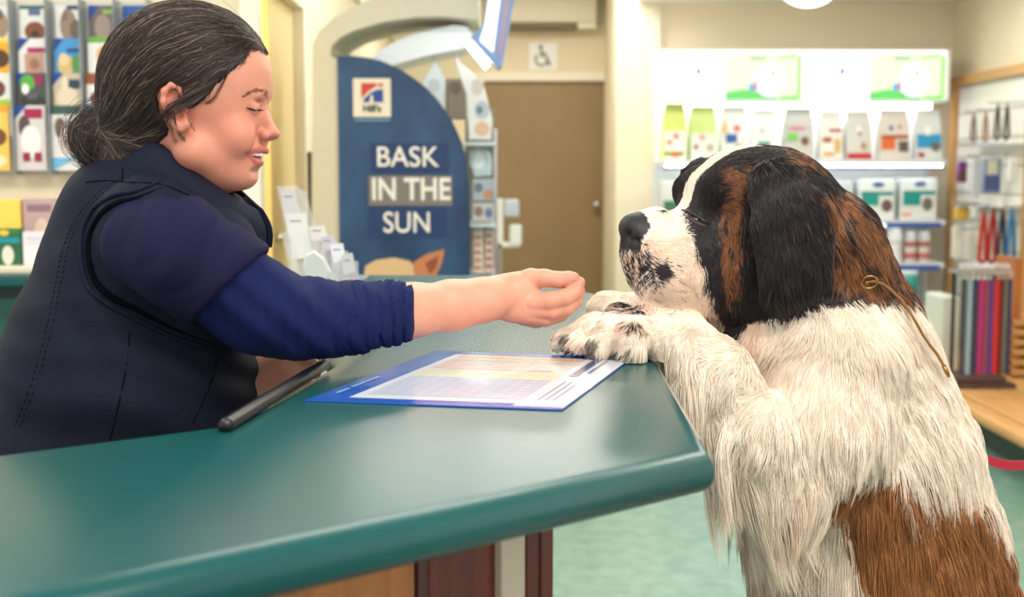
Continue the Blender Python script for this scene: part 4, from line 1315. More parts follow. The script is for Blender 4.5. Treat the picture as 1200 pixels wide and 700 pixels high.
def surf(F_, x, y, lift=.0, y0=1.2, y1=2.2):
    """first point of a body met when looking at (x, y)"""
    ts = np.linspace(y0, y1, 700)
    p = np.array([P(x, y, t) for t in ts])
    d = F_.sample(p)
    lo = np.array([a[0] for a in F_.ax]); hi = np.array([a[-1] for a in F_.ax])
    ok = ((p > lo) & (p < hi)).all(1)
    i = np.argmax((d < 0) & ok)
    if not ((d < 0) & ok).any():
        return None
    q = p[i]
    g = F_.grad(q[None])[0]
    return q + g * lift


# ================================================================== THE DOG
def Q(px, py, Y, r=None):
    p = P(px, py, Y)
    return p if r is None else (p, r * Y / FPX)


HO = P(893, 243, 1.76)                       # middle of the skull
hf = vnorm((-.93, -.35, -.10)); hl = vnorm(np.cross((0, 0, 1), hf)); hu = np.cross(hf, hl)
HA = [hf, hl, hu]
def HP(a, b, c):
    return HO + hf * a + hl * b + hu * c


st = .0052
dog = Field(axis_steps([(.02, .0042), (.10, .0030), (.27, .0042), (.52, .006), (1.08, None)]), axis_steps([(1.44, .0040), (2.10, None)]), axis_steps([(-.01, .008), (.55, .005), (1.0, .0034), (1.36, None)]))
# torso, hips
def limb(F_, rows, k, sq=None, op='add'):
    pr_ = [Q(*r) for r in rows]
    F_.chain([q[0] for q in pr_], [q[1] for q in pr_], k, op, sq)


limb(dog, [(968, 330, 1.80, 70), (985, 420, 1.82, 96), (1002, 530, 1.83, 124), (1030, 640, 1.85, 130), (1085, 760, 1.87, 112), (1150, 880, 1.88, 98)], .05, ((0, 1, 0), .86))
dog.ell(Q(1165, 900, 1.88), (.12, .12, .13), k=.06)
# neck
limb(dog, [(915, 262, 1.77, 64), (952, 292, 1.79, 70), (980, 370, 1.81, 78)], .03)
limb(dog, [(872, 325, 1.78, 44), (895, 395, 1.76, 60), (960, 480, 1.80, 80)], .03)
# near shoulder, upper arm, forearm
limb(dog, [(985, 430, 1.70, 62), (962, 500, 1.68, 56), (930, 566, 1.665, 44)], .06)
limb(dog, [(928, 568, 1.655, 40), (880, 505, 1.645, 43), (838, 440, 1.655, 40), (800, 402, 1.68, 33), (765, 388, 1.695, 28), (722, 386, 1.70, 24)], .02)
# far foreleg
limb(dog, [(985, 430, 1.93, 60), (925, 560, 1.96, 42)], .05)
limb(dog, [(925, 560, 1.96, 38), (850, 470, 1.93, 38), (800, 402, 1.91, 32), (755, 372, 1.90, 26), (712, 366, 1.90, 24)], .02)
# paws
def paw(cx, Yc, tips, back):
    for (tx, ty, TY) in tips:
        a_ = Q(back[0], back[1], (TY + back[2]) / 2); b_ = Q(tx, ty, TY)
        a_[2] = max(a_[2], ZC + .026)
        b_[2] = ZC + .0185
        mid = (a_ * .45 + b_ * .55); mid[2] = ZC + .033
        dog.chain([a_, mid, b_], [.022, .0235, .0180], .006)


paw(0, 0, [(741, 400, 1.655), (704, 400, 1.675), (680, 398, 1.70), (666, 396, 1.735)], (738, 388, 1.70))
paw(0, 0, [(722, 380, 1.855), (700, 378, 1.88), (694, 374, 1.91), (700, 372, 1.94)], (735, 370, 1.90))
# hind legs to the floor
for (Yh, s_) in ((1.78, 1), (2.0, -1)):
    kn, hk, ft = np.array([.60, Yh - .01 * s_, .33]), np.array([.80, Yh, .19]), np.array([.765, Yh, .045])
    hp = Q(1160, 900, 1.88); hp = np.array([hp[0], Yh, .52])
    dog.chain([hp, kn], [.105, .065], .05); dog.chain([kn, hk, ft], [.058, .036, .032], .02)
    for k in (-1.5, -.5, .5, 1.5):
        dog.cone(ft + (0, k * .012, -.01), ft + (-.085, k * .021, -.022), .024, .019, .008)
# head
dog.ell(HO, (.104, .086, .082), HA, .02)
dog.ell(HP(.035, 0, .01), (.078, .074, .068), HA, .02)
for sgn in (1, -1):
    dog.ell(HP(.082, sgn * .040, .030), (.026, .028, .024), HA, .022)          # brow
    dog.ell(HP(.022, sgn * .052, -.055), (.072, .036, .078), HA, .03)          # cheek
    dog.ell(HP(.070, sgn * .036, -.082), (.060, .032, .055), HA, .02)          # jowl
    dog.ell(HP(.132, sgn * .030, -.068), (.062, .030, .054), HA, .02)          # upper lip
    dog.ell(HP(.178, sgn * .020, -.052), (.026, .024, .040), HA, .012)
    dog.ell(HP(.108, sgn * .056, .000), (.012, .010, .010), HA, .012, 'sub')  # eye hollow
dog.cone(HP(.06, 0, -.035), HP(.178, 0, -.030), .056, .034, .025)
dog.cone(HP(.03, 0, -.10), HP(.165, 0, -.088), .045, .026, .02)                # lower jaw
dog.cone(HP(.165, -0, .0), HP(.196, 0, -.004), .018, .018, .012, sq=(hl, 1.25)) 
dog.ell(HP(.200, 0, -.012), (.014, .026, .020), HA, .006)                      # nose leather
for sgn in (1, -1):
    dog.ell(HP(.212, sgn * .013, -.014), (.010, .0055, .0065), HA, .004, 'sub')
    dog.cone(HP(.206, sgn * .022, -.020), HP(.192, sgn * .028, -.018), .0035, .002, .003, 'sub')
dog.cone(HP(.214, 0, -.018), HP(.208, 0, -.05), .0022, .002, .003, 'sub')      # groove under the nose
for sgn in (1, -1):                                                            # mouth line
    dog.chain([HP(.206, sgn * .004, -.075), HP(.192, sgn * .038, -.098), HP(.150, sgn * .062, -.110), HP(.10, sgn * .068, -.122)], [.0035, .004, .004, .003], .004, 'sub')
# ears: hanging flaps
def ear(sgn, F_):
    e = lambda a, b, c: HP(a, sgn * b, c)
    # flap from its root to its rounded tip, flat against the cheek
    rows = [((.042, .080, .050), .017), ((.036, .099, .030), .036), ((.024, .108, -.016), .053), ((.026, .108, -.056), .048), ((.040, .106, -.080), .031)]
    nrm = hl * sgn * .97 + hf * .12
    for (p0, r0), (p1, r1) in zip(rows[:-1], rows[1:]):
        F_.cone(e(*p0), e(*p1), r0, r1, .010, sq=(nrm, .26))


ear(1, dog); ear(-1, dog)
# forelegs rest on the counter: nothing sinks into the worktop
sl = dog.reg((.0, 1.5, ZC - TH - .004), (.45, 2.1, ZC + .0015))
X, Y_, Z = dog.pts(sl)
ins = inpoly(X + 0 * Y_, Y_ + 0 * X, [(a_[0] + .004, a_[1]) for a_ in top])
dog.D[sl] = np.where(ins & (Z > ZC - TH - .004) & (Z < ZC + .0015), np.maximum(dog.D[sl], .001), dog.D[sl])
V, F = dog.mesh()
N = vert_normals(V, F)

# ---- coat pattern
WHT = np.array([L3((246, 230, 212)), L3((252, 242, 230)), L3((234, 208, 182))])
BLK = np.array([L3((34, 28, 30)), L3((22, 19, 22)), L3((62, 48, 44))])
BRN = np.array([L3((160, 100, 55)), L3((194, 134, 84)), L3((80, 46, 26))])
TAN = np.array([L3((136, 84, 47)), L3((160, 106, 64)), L3((60, 38, 28))])
EARP = [(868, 214), (880, 192), (900, 188), (930, 196), (956, 225), (975, 268), (968, 320), (942, 352), (905, 368), (880, 362), (868, 330)]
PATCH = [(992, 548), (1020, 536), (1050, 545), (1078, 562), (1112, 570), (1142, 580), (1168, 622), (1205, 690), (1265, 800), (1180, 860), (1060, 730), (1015, 672), (986, 605)]
MUZ = [(700, 230), (770, 248), (786, 246), (797, 252), (803, 272), (815, 295), (824, 320), (830, 350), (846, 372), (852, 398), (700, 420)]
TANC = [(856, 200), (880, 192), (876, 240), (872, 275), (872, 318), (864, 345), (848, 352), (846, 318), (842, 270), (846, 235), (838, 205)]
NECKB = [(955, 222), (985, 222), (1030, 262), (1060, 300), (1090, 345), (1020, 346), (985, 332), (972, 290), (962, 255)]
HEADB = [(760, 300), (780, 180), (850, 150), (990, 160), (1100, 330), (1095, 348), (1005, 348), (960, 358), (925, 372), (880, 372), (856, 410), (845, 395), (835, 350), (815, 300), (798, 255)]


LEGS = [[Q(*r)[0] for r in rr_] for rr_ in ([(925, 572, 1.63, 40), (880, 505, 1.63, 43), (838, 440, 1.655, 40), (800, 402, 1.68, 33), (765, 388, 1.695, 28), (722, 390, 1.70, 24), (660, 398, 1.71, 24)], [(925, 560, 1.96, 38), (850, 470, 1.93, 38), (800, 402, 1.91, 32), (755, 372, 1.90, 26), (690, 372, 1.90, 24)])]


def leg_dist(p):
    d = np.full(len(p), 9.0)
    for L_ in LEGS:
        for a_, b_ in zip(L_[:-1], L_[1:]):
            e_ = b_ - a_
            t_ = np.clip(((p - a_) @ e_) / (e_ @ e_), 0, 1)
            d = np.minimum(d, np.linalg.norm(p - a_ - t_[:, None] * e_, axis=1))
    return d


def dog_tone(p, var, jit=0.0):
    """base coat colour at points p; var in 0..1 picks the lighter or darker hairs"""
    q = p - HO
    a, b, c = q @ hf, q @ hl, q @ hu
    pm = HO + a[:, None] * hf + np.abs(b)[:, None] * hl + c[:, None] * hu      # both sides alike
    head = (a > -.35) & (p[:, 2] > .98) & (p[:, 0] < .62) & ~((leg_dist(p) < np.where(p[:, 2] < 1.062, .066, .047)) & ((p[:, 2] < 1.082) | (np.abs(b) > .1)) & (a < .30)) 
    X, Yp = proj(pm)
    nz = vnoise(p, 60, 1); n2 = vnoise(p, 220, 2)
    jx, jy = X + nz * 5 + n2 * 2 + RNG.normal(size=len(p)) * jit, Yp + n2 * 4 + RNG.normal(size=len(p)) * jit
    kind = np.zeros(len(p), int)                       # 0 white 1 black 2 brown 3 tan
    hb = head & inpoly(jx, jy, HEADB)
    kind[hb] = 1
    kind[hb & inpoly(jx, jy, TANC)] = 3
    kind[hb & inpoly(jx, jy, NECKB)] = 3
    kind[hb & inpoly(jx, jy, [(905, 160), (950, 172), (965, 200), (940, 200), (915, 185)]) & (n2 > -.1)] = 3
    kind[head & inpoly(jx, jy, EARP)] = 1
    kind[head & inpoly(jx, jy, MUZ) & ~inpoly(X, Yp, [(797, 190), (900, 150), (900, 250), (800, 252)])] = 0
    blz = (np.abs(b + nz * .003) < .010 + .05 * np.clip(a - .085, 0, .04) + .004 * np.clip(c * 20, 0, 1)) & (a > .015) & (c > -.03)
    kind[head & blz] = 0
    # dark mask round nose and lips, with speckles
    nose = (a > .1855) & (np.abs(b) < .031) & (c > -.034) & (c < .02)
    lip = head & inpoly(jx, jy, [(715, 285), (752, 286), (766, 302), (782, 312), (778, 332), (758, 336), (748, 350), (756, 372), (772, 385), (740, 392), (715, 350)])
    mk_ = lip & ((n2 + vnoise(p, 500, 5)) > -.35)
    kind[mk_ & (RNG.random(len(p)) < (.78 if jit else 1.1))] = 1
    spot = head & (((X - 775) / 10) ** 2 + ((Yp - 318) / 9) ** 2 < 1)
    kind[spot] = 1
    spk = head & (X < 800) & (Yp > 300) & (Yp < 370) & (vnoise(p, 420, 9) > .62)
    kind[spk] = 1
    bx, by = proj(np.c_[p[:, 0], np.where(p[:, 1] > 1.86, 3.72 - p[:, 1], p[:, 1]), p[:, 2]])
    kind[~head & inpoly(bx + nz * 6 + n2 * 3, by + n2 * 8 + RNG.normal(size=len(p)) * jit * 1.5, PATCH)] = 2
    if jit:
        r_ = RNG.random(len(p))
        st_ = vnoise(p * np.array([1, 1, .45]), 150, 77)
        kind[(kind == 3) & (st_ > .25) & (r_ < .8)] = 1
        kind[(kind == 3) & (r_ < .12)] = 1
        kind[(kind == 1) & (r_ > .992) & (X > 840)] = 3
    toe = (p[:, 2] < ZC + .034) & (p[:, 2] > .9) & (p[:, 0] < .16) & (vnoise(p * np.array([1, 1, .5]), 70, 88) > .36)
    t = np.zeros((len(p), 3))
    for k, pal in enumerate((WHT, BLK, BRN, TAN)):
        mk = kind == k
        v = var[mk][:, None]
        t[mk] = np.where(v < .5, pal[0] + (pal[1] - pal[0]) * (v * 2) ** 2 * .8, pal[0] + (pal[2] - pal[0]) * ((v - .5) * 2) ** 1.5)
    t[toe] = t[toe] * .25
    if not jit:
        t[mk_] = L3((84, 72, 70))
    t[nose] = L3((26, 24, 27))
    # cream tinge on forelegs, callus on the elbow
    ex = np.exp(-(((bx - 936) / 30) ** 2 + ((by - 600) / 34) ** 2))
    fl = (kind == 0) & ~head
    t[fl] = t[fl] * (1 - ex[fl][:, None] * np.array([.05, .14, .22]))
    pink = head & (kind == 0) & (c < -.02) & (a > .05)
    t[pink] *= np.array([1, .88, .84])
    return t, kind, nose, head


tone, kind, nose, headm = dog_tone(V, np.full(len(V), .25))
dbase = (HP(0, 0, 0)[0] + .25, 1.86, 0.0)
furm = attr_mat('dog_skin', rough=.55)
DOG = mesh_obj('dog', V, F, [furm], None, dbase, tone)
prop(DOG, 'big white, brown and black shaggy dog standing with its forepaws on the teal counter', 'dog')

# ---- the coat
guides = [  # px, py, dx, dy, length mm, lift
    (735, 300, .5, .7, 5, .25), (760, 270, 1, -.1, 6, .2), (780, 300, .8, .5, 8, .25), (800, 350, .7, .6, 10, .25), (760, 370, .6, .6, 8, .25),
    (740, 350, .3, .9, 7, .25), (800, 250, .6, -.8, 8, .3), (800, 210, .5, -.85, 12, .35), (830, 185, .75, -.55, 14, .4), (870, 172, 1, -.15, 14, .35), (920, 175, .9, .4, 16, .3),
    (830, 270, .2, 1, 12, .25), (835, 330, .1, 1, 16, .25), (845, 380, .1, 1, 26, .25), (860, 280, .1, 1, 14, .25), (862, 330, .1, 1, 18, .25), (850, 220, .5, -.1, 12, .25),
    (815, 235, .3, -.6, 9, .3),
    (895, 215, .1, 1, 16, .2), (915, 270, .15, 1, 24, .18), (895, 330, .1, 1, 30, .2), (935, 330, .35, 1, 34, .22), (955, 270, .5, 1, 30, .25), (920, 355, .3, 1, 34, .25),
    (975, 240, .6, .9, 26, .3), (1000, 280, .5, 1, 32, .3), (1015, 320, .7, .8, 38, .35), (985, 330, .1, 1, 36, .3),
    (930, 390, -.5, .6, 40, .28), (1000, 380, .1, 1, 34, .2), (1060, 400, .7, .9, 45, .4), (900, 420, -.4, .7, 34, .22), (960, 460, .0, 1, 32, .16), (1020, 450, .2, 1, 34, .18), (1050, 480, .5, 1, 50, .35),
    (1110, 500, .6, 1, 52, .4), (1010, 520, .1, 1, 42, .18), (1100, 560, .5, 1, 55, .35), (1060, 620, .3, 1, 50, .28), (1010, 620, .0, 1, 50, .28), (1150, 600, .7, 1, 55, .4), (1110, 690, .5, .9, 55, .3), (1180, 700, .7, .8, 60, .4),
    (940, 540, .15, 1, 34, .3), (940, 610, -.15, 1, 50, .35), (900, 640, -.3, 1, 80, .4), (870, 600, -.3, 1, 80, .45), (960, 660, -.1, 1, 66, .3), (1000, 690, .1, 1, 60, .3),
    (870, 560, .35, 1, 85, .5), (830, 500, .3, 1, 95, .55), (800, 450, .25, 1, 75, .5), (780, 425, .15, 1, 34, .35), (880, 460, -.55, .1, 18, .2), (840, 400, -.7, -.15, 14, .2), (880, 520, -.1, .9, 34, .3), (840, 460, .0, .8, 30, .3),
    (780, 372, -1, .05, 12, .2), (720, 372, -1, .25, 14, .25), (670, 385, -.8, .7, 16, .3), (700, 402, -.6, .8, 14, .3), (720, 350, -1, .1, 12, .25),
    (1180, 880, .5, 1, 60, .3), (1150, 1100, .1, 1, 30, .3)]
gA = np.array(guides, float)
gX, gZ = (gA[:, 0] - 600) / 857, 1.27 + .0 - (gA[:, 1] - 200) / 857


def coat_field(p):
    X, Yp = proj(p)
    d2 = (X[:, None] - gA[None, :, 0]) ** 2 + (Yp[:, None] - gA[None, :, 1]) ** 2
    w = 1 / (d2 + 60) ** 2
    w /= w.sum(1, keepdims=True)
    return w @ gA[:, 2], w @ gA[:, 3], (w @ gA[:, 4]) * .001, w @ gA[:, 5]


def near_w(c, n):
    X, Yp = proj(c)
    vis = (n @ np.array([0, -1, .12]) > -.35)
    w = np.where(vis, 1.0, .22)
    w = w * np.where(c[:, 2] < .6, .15, 1)
    hd = (X < 1050) & (Yp < 400)
    return w * np.where(hd, 2.0, 1.0) * np.where((X < 830) & (Yp > 250) & (Yp < 390), 1.6, 1)


NH = 240000
p, n = scatter(V, F, N, NH, near_w)
var = RNG.random(NH)
clumpn = vnoise(p, 130, 4) * .5 + .5
tn, kd, ns, hd = dog_tone(p, np.clip(var * .7 + clumpn * .45 - .08, 0, 1), 2.4)
dx, dy, ln, lift = coat_field(p)
keep = ~ns & ~((p[:, 2] < ZC + .012) & (p[:, 0] < .2) & (p[:, 2] > .9))
q = p - HO
EYE = surf(dog, 815, 257, 0, 1.5)
keep &= np.linalg.norm(p - EYE, axis=1) > .0085
p, n, tn, dx, dy, ln, lift, var, clumpn, kd, hd = [a_[keep] for a_ in (p, n, tn, dx, dy, ln, lift, var, clumpn, kd, hd)]
d = np.stack([dx, np.zeros_like(dx) - .05, -dy], 1)
d += np.stack([vnoise(p, 45, k) for k in (21, 22, 23)], 1) * .38 + RNG.normal(0, .10, p.shape)
d -= n * (d * n).sum(1, keepdims=True)
d /= np.linalg.norm(d, axis=1, keepdims=True) + 1e-9
ln = ln * (.65 + .6 * RNG.random(len(p))) * (1 + .25 * vnoise(p, 70, 31))
K = 6
s = np.linspace(0, 1, K)[None, :, None]
lf = lift[:, None, None]
grav = np.array([0, 0, -1.0])
body = (~hd).astype(float)[:, None, None]
wav = np.stack([vnoise(p, 90, k) for k in (41, 42, 43)], 1)[:, None, :]
pts = p[:, None, :] + ln[:, None, None] * (s * (d[:, None, :] * (1 - lf * .4) + n[:, None, :] * lf * (1 - .55 * s)) + grav * s ** 2 * (.12 + .25 * body) * np.clip(ln[:, None, None] / .05, .1, 1.5)
                                           + wav * np.sin(s * 3.0) * .10 * (.4 + body))
# clumping towards neighbours
from mathutils.kdtree import KDTree
nc = len(p) // 22
ci_ = RNG.choice(len(p), nc, replace=False)
kt = KDTree(nc)
for i_, k_ in enumerate(ci_):
    kt.insert(p[k_], i_)
kt.balance()
near = np.fromiter((kt.find(v_)[1] for v_ in p.tolist()), int, len(p))
tgt = pts[ci_[near]]
amt = (s ** 1.5) * (np.where(hd, .34, .45) * np.clip(ln / .03, .35, 1.2))[:, None, None]
shift = (tgt - pts)
far_ = np.linalg.norm(tgt[:, 0] - pts[:, 0], axis=1)
amt = amt * (far_ < .02)[:, None, None]
pts = pts + shift * amt
# keep the hair off the counter top
over = (pts[..., 0] < .20) & (pts[..., 2] > .95)
pts[..., 2] = np.where(over & (pts[..., 2] < ZC + .002), ZC + .002, pts[..., 2])
rad = np.array([.00042, .00045, .00042, .00036, .00026, .00008])
rr = rad[None, :] * np.where(hd, .72, .9)[:, None] * (.8 + .4 * RNG.random((len(p), 1)))
FUR = hair_obj('fur', pts, rr, tn, hair_mat('dog_hair', .42, .45), DOG)
FUR['kind'] = 'stuff'

# eyes: heavy, nearly shut lids
for sgn in (1, -1):
    def mir(p_):
        q_ = p_ - HO
        return p_ if sgn == 1 else HO + hf * (q_ @ hf) - hl * (q_ @ hl) + hu * (q_ @ hu)
    g = dog.grad(EYE[None])[0]
    m = MB(); c = mir(EYE - g * .0035)
    m.lathe(c, [(.0001, -.0065), (.0040, -.0052), (.0060, -.0028), (.0066, 0), (.0060, .0028), (.0040, .0052), (.0001, .0065)], mat((28, 16, 12), .06, coat=.6), 18)
    m.build('eye', DOG)
    for nm, rows_, cc, rr_ in (('upper_eyelid', ((799, 247), (806, 249), (815, 253), (824, 259), (831, 264)), (26, 20, 21), (.0012, .0026, .0034, .0026, .0010)),
                               ('lower_eyelid', ((801, 252), (808, 258), (815, 262), (823, 265), (830, 266)), (66, 42, 42), (.0008, .0018, .0022, .0018, .0008))):
        m = MB(); pt = [surf(dog, x, y, .0012, 1.5) for x, y in rows_]
        m.tube([mir(v_) for v_ in pt], rr_, mat(cc, .35), 8); m.build(nm, DOG)
# claws of the near paw
for (tx, TY) in ((738, 1.648), (699, 1.668), (674, 1.692), (660, 1.728)):
    m = MB(); c = Q(tx, 400, TY); c[2] = ZC + .009
    m.tube([c + (0, 0, .003), c + (-.010, -.003, .001), c + (-.015, -.004, -.004)], [.0035, .003, .001], mat((50, 42, 40), .3), 8); m.build('claw', DOG)
# whiskers
wh = []
for k in range(16):
    b0 = HP(.165 + .03 * random.random(), .036, -.05 - .03 * random.random())
    dd_ = vnorm((-.6 - random.random() * .3, -.5 - random.random() * .4, random.uniform(-.7, .25)))
    L_ = random.uniform(.02, .045)
    wh.append([b0 + dd_ * L_ * t_ + np.array([0, 0, -.35]) * L_ * t_ ** 2 for t_ in np.linspace(0, 1, 6)])
hair_obj('whiskers', np.array(wh), np.array([.0003, .00028, .00025, .0002, .00015, .00005]), np.tile(L3((230, 224, 214)), (16, 1)), hair_mat('whisker_hair', .3, .5), DOG)['kind'] = 'stuff'

# ------------------------------------------------------------------ chain and leash
rows_ = [(1004, 332), (1012, 330), (1022, 334), (1032, 345), (1042, 356), (1051, 369), (1059, 383), (1066, 395), (1074, 406), (1083, 418), (1090, 431), (1094, 440)]
cp = []
for i, (x, y) in enumerate(rows_):
    w = surf(dog, x, y, .020, 1.4)
    if w is None:
        w = P(x, y, cp[-1][1] + .02)
    cp.append(w)
cp = np.array(cp)
t_ = np.linspace(0, len(cp) - 1, 150)
cc_ = np.stack([np.interp(t_, np.arange(len(cp)), cp[:, k]) for k in range(3)], 1)
for _ in range(6):
    cc_[1:-1] = (cc_[:-2] + cc_[1:-1] * 2 + cc_[2:]) / 4
GOLD = mat((176, 132, 84), .28, 1.0)
CH = thing('chain_collar', 'thin gold chain round the shaggy dog neck, running down its shoulder', 'chain', cc_[0])
m = MB(); m.tube(cc_, [.0014 + .0009 * abs(math.sin(i * 1.05)) for i in range(150)], GOLD, 8); m.build('chain', CH)
m = MB(); c0 = cc_[8] + np.array([-.002, -.004, .0])
m.tube([c0 + np.array([math.cos(k) * .0105, -.004 * math.sin(k), math.sin(k) * .0085]) for k in np.linspace(0, 2 * math.pi, 28, endpoint=False)], .0014, GOLD, 8, closed=True); m.build('ring', CH)
m = MB(); c0 = cc_[-14]; m.tube([c0, c0 + (.004, -.002, -.008), c0 + (.008, 0, -.016)], [.0026, .0036, .002], GOLD, 8); m.build('clasp', CH)
# the rest of the loop round the far side of the neck
lp = [cc_[0], Q(985, 318, 1.66)[0] if False else P(985, 318, 1.70)]
RED = mat((176, 26, 52), .55)
m = MB()
ls = [P(1092, 436, 1.90), P(1112, 480, 1.98), P(1134, 519, 2.0), P(1148, 534, 2.0), P(1166, 543, 2.0), P(1185, 546, 2.0), P(1210, 545, 2.0), P(1260, 530, 2.02), P(1330, 490, 2.05)]
up = np.array([0, 0, 1.0]); vs = []
tt = np.linspace(0, len(ls) - 1, 50); LS = np.stack([np.interp(tt, np.arange(len(ls)), np.array(ls)[:, k]) for k in range(3)], 1)
for _ in range(5):
    LS[1:-1] = (LS[:-2] + LS[1:-1] * 2 + LS[2:]) / 4
for i, c in enumerate(LS):
    hw = .0075
    vs += [c + (0, -.001, hw), c + (0, .001, hw), c + (0, .001, -hw), c + (0, -.001, -hw)]
fs = [[i * 4 + k, i * 4 + (k + 1) % 4, i * 4 + 4 + (k + 1) % 4, i * 4 + 4 + k] for i in range(49) for k in range(4)]
m.add(vs, fs, RED, False)
prop(m.build('dog_leash', None, LS[0]), 'crimson webbing leash trailing off to the right behind the dog back', 'leash')
# ================================================================== THE WOMAN
Y0 = 1.57
kp = Y0 / FPX
HW = P(222, 95, Y0)
wf = vnorm((math.cos(math.radians(2.5)), -math.sin(math.radians(2.5)), 0)); wr = vnorm(np.cross(wf, (0, 0, 1))); wu = np.array([0, 0, 1.0])
WA = [wf, wr, wu]


def S(x, y, b=0, sgn=1):
    """point of the head seen at (x, y), b (in face units) off the middle plane; sgn=-1 mirrors it to the far side"""
    p = P(x, y, Y0 - b * kp)
    q = p - HW
    return HW + wf * (q @ wf) + wr * (sgn * b * kp) + wu * q[2]


def U(*r):
    return tuple(v * kp for v in r)


sk = Field(axis_steps([(-.64, .007), (-.50, .0017), (-.255, .0035), (-.035, .0017), (.112, None)]),
           axis_steps([(1.34, .0024), (1.86, None)]),
           axis_steps([(.93, .005), (1.06, .0018), (1.155, .0035), (1.215, .0016), (1.495, None)]))
# hidden under the clothes: trunk and arms
sk.chain([P(180, 225, Y0), P(170, 300, Y0), P(150, 420, Y0), P(135, 480, Y0)], [.046, .060, .085, .085], .03, sq=((0, 1, 0), 1.15))
limb(sk, [(185, 270, 1.45, 36), (250, 322, 1.46, 40), (325, 372, 1.51, 36), (400, 372, 1.57, 32), (455, 366, 1.62, 30), (484, 364, 1.645, 29), (530, 358, 1.68, 27), (565, 352, 1.70, 23), (588, 348, 1.715, 23)], .02)
limb(sk, [(185, 262, 1.70, 40), (205, 380, 1.72, 40), (232, 466, 1.66, 40), (290, 446, 1.65, 36), (330, 436, 1.655, 27), (346, 433, 1.66, 21)], .02)
# neck, head
sk.cone(S(208, 160), S(172, 228), .052, .058, .02)
sk.ell(S(220, 95), U(96, 73, 89), WA, .01)
sk.ell(S(259, 138), U(49, 54, 74), WA, .02)
sk.ell(S(280, 92), U(34.5, 50, 40), WA, .014)
sk.ell(S(258, 180), U(37, 44, 38), WA, .016)
for g_ in (1, -1):
    sk.cone(S(299, 112, 26, g_), S(308, 113, 8, g_), 6 * kp, 6 * kp, .008)
    sk.ell(S(274, 160, 35, g_), U(24, 20, 25), WA, .012)
    sk.cone(S(226, 178, 50, g_), S(280, 203, 14, g_), 22 * kp, 15 * kp, .02)
sk.ell(S(285, 206), U(13.5, 17, 13.5), WA, .010)
sk.ell(S(252, 203), U(40, 36, 21), WA, .02)
sk.ell(S(293, 181), U(14.5, 22, 20), WA, .012)
for g_ in (1, -1):                                  # eye sockets, lids
    sk.ell(S(306, 125, 24, g_), U(9, 12, 7.5), WA, .007, 'sub')
    sk.ell(S(294.5, 127, 26, g_), U(10.5, 10.5, 9.5), WA, .0025)
    sk.cone(S(303, 121.5, 15, g_), S(294, 121.5, 33, g_), 3.2 * kp, 3.0 * kp, .004)
    sk.chain([S(306, 119.5, 14, g_), S(300, 118.5, 26, g_), S(291, 121, 35, g_)], [.8 * kp, 1.2 * kp, .7 * kp], .002, 'sub')
    sk.chain([S(307, 128.5, 16, g_), S(303, 129, 27, g_), S(293, 128, 36, g_)], [.9 * kp, 1.1 * kp, .7 * kp], .0015, 'sub')
sk.chain([S(309, 122), S(315, 138), S(320, 152)], [5.5 * kp, 6 * kp, 7.5 * kp], .010)
sk.ell(S(321, 155.5), U(8.6, 8.5, 7.2), WA, .005)
for g_ in (1, -1):
    sk.ell(S(309.5, 158, 10.5, g_), U(8, 5.2, 6.2), WA, .004)
    sk.ell(S(314.5, 163.5, 5.5, g_), U(5, 2.6, 2.6), WA, .002, 'sub')
    sk.chain([S(303, 152, 17, g_), S(302, 160, 17, g_), S(294, 171, 25, g_)], [1.0 * kp, 1.8 * kp, 1.6 * kp], .006, 'sub')
# lips and the open smile between them
for g_ in (1, -1):
    sk.chain([S(308.5, 175.2), S(304, 175.6, 10, g_), S(296, 176.5, 18, g_), S(289, 178.5, 23, g_)], [3.6 * kp, 3.6 * kp, 3 * kp, 1.6 * kp], .004)
    sk.chain([S(301.5, 190.5), S(299, 190, 10, g_), S(294, 186.5, 17, g_), S(289, 181, 22, g_)], [4.8 * kp, 4.6 * kp, 3.6 * kp, 1.6 * kp], .004)
    sk.chain([S(309, 183), S(304, 182.6, 10, g_), S(297, 181.5, 18, g_), S(288.5, 179, 23.5, g_)], [3.6 * kp, 3.3 * kp, 2.4 * kp, .9 * kp], .0016, 'sub')
    sk.chain([S(300, 183), S(296, 182.6, 9, g_), S(290, 181.6, 15, g_)], [3.6 * kp, 3.3 * kp, 2.2 * kp], .0016, 'sub')
PROF = [(300, 30), (308, 56), (314, 70), (318.5, 84), (319.5, 96), (318.5, 106), (316, 115), (314, 122), (314.5, 129), (317.5, 138), (321.5, 146), (326.5, 152.5), (328.8, 157.5), (327, 162), (321, 165), (313.5, 166.5), (311.5, 169.5), (314, 173.5), (315.8, 177.5), (314, 180.5), (309.5, 182), (306, 183.5), (306, 186.5), (308, 190), (306.5, 194), (301, 197.5), (298.5, 201), (299.8, 206), (300.2, 211), (297, 217), (291, 221.5), (283, 223.5), (270, 225), (262, 240), (100, 250), (60, 200), (60, 0), (200, -40)]
pf = np.array([[(S(x, y) - HW) @ wf, S(x, y)[2] - HW[2]] for x, y in PROF])


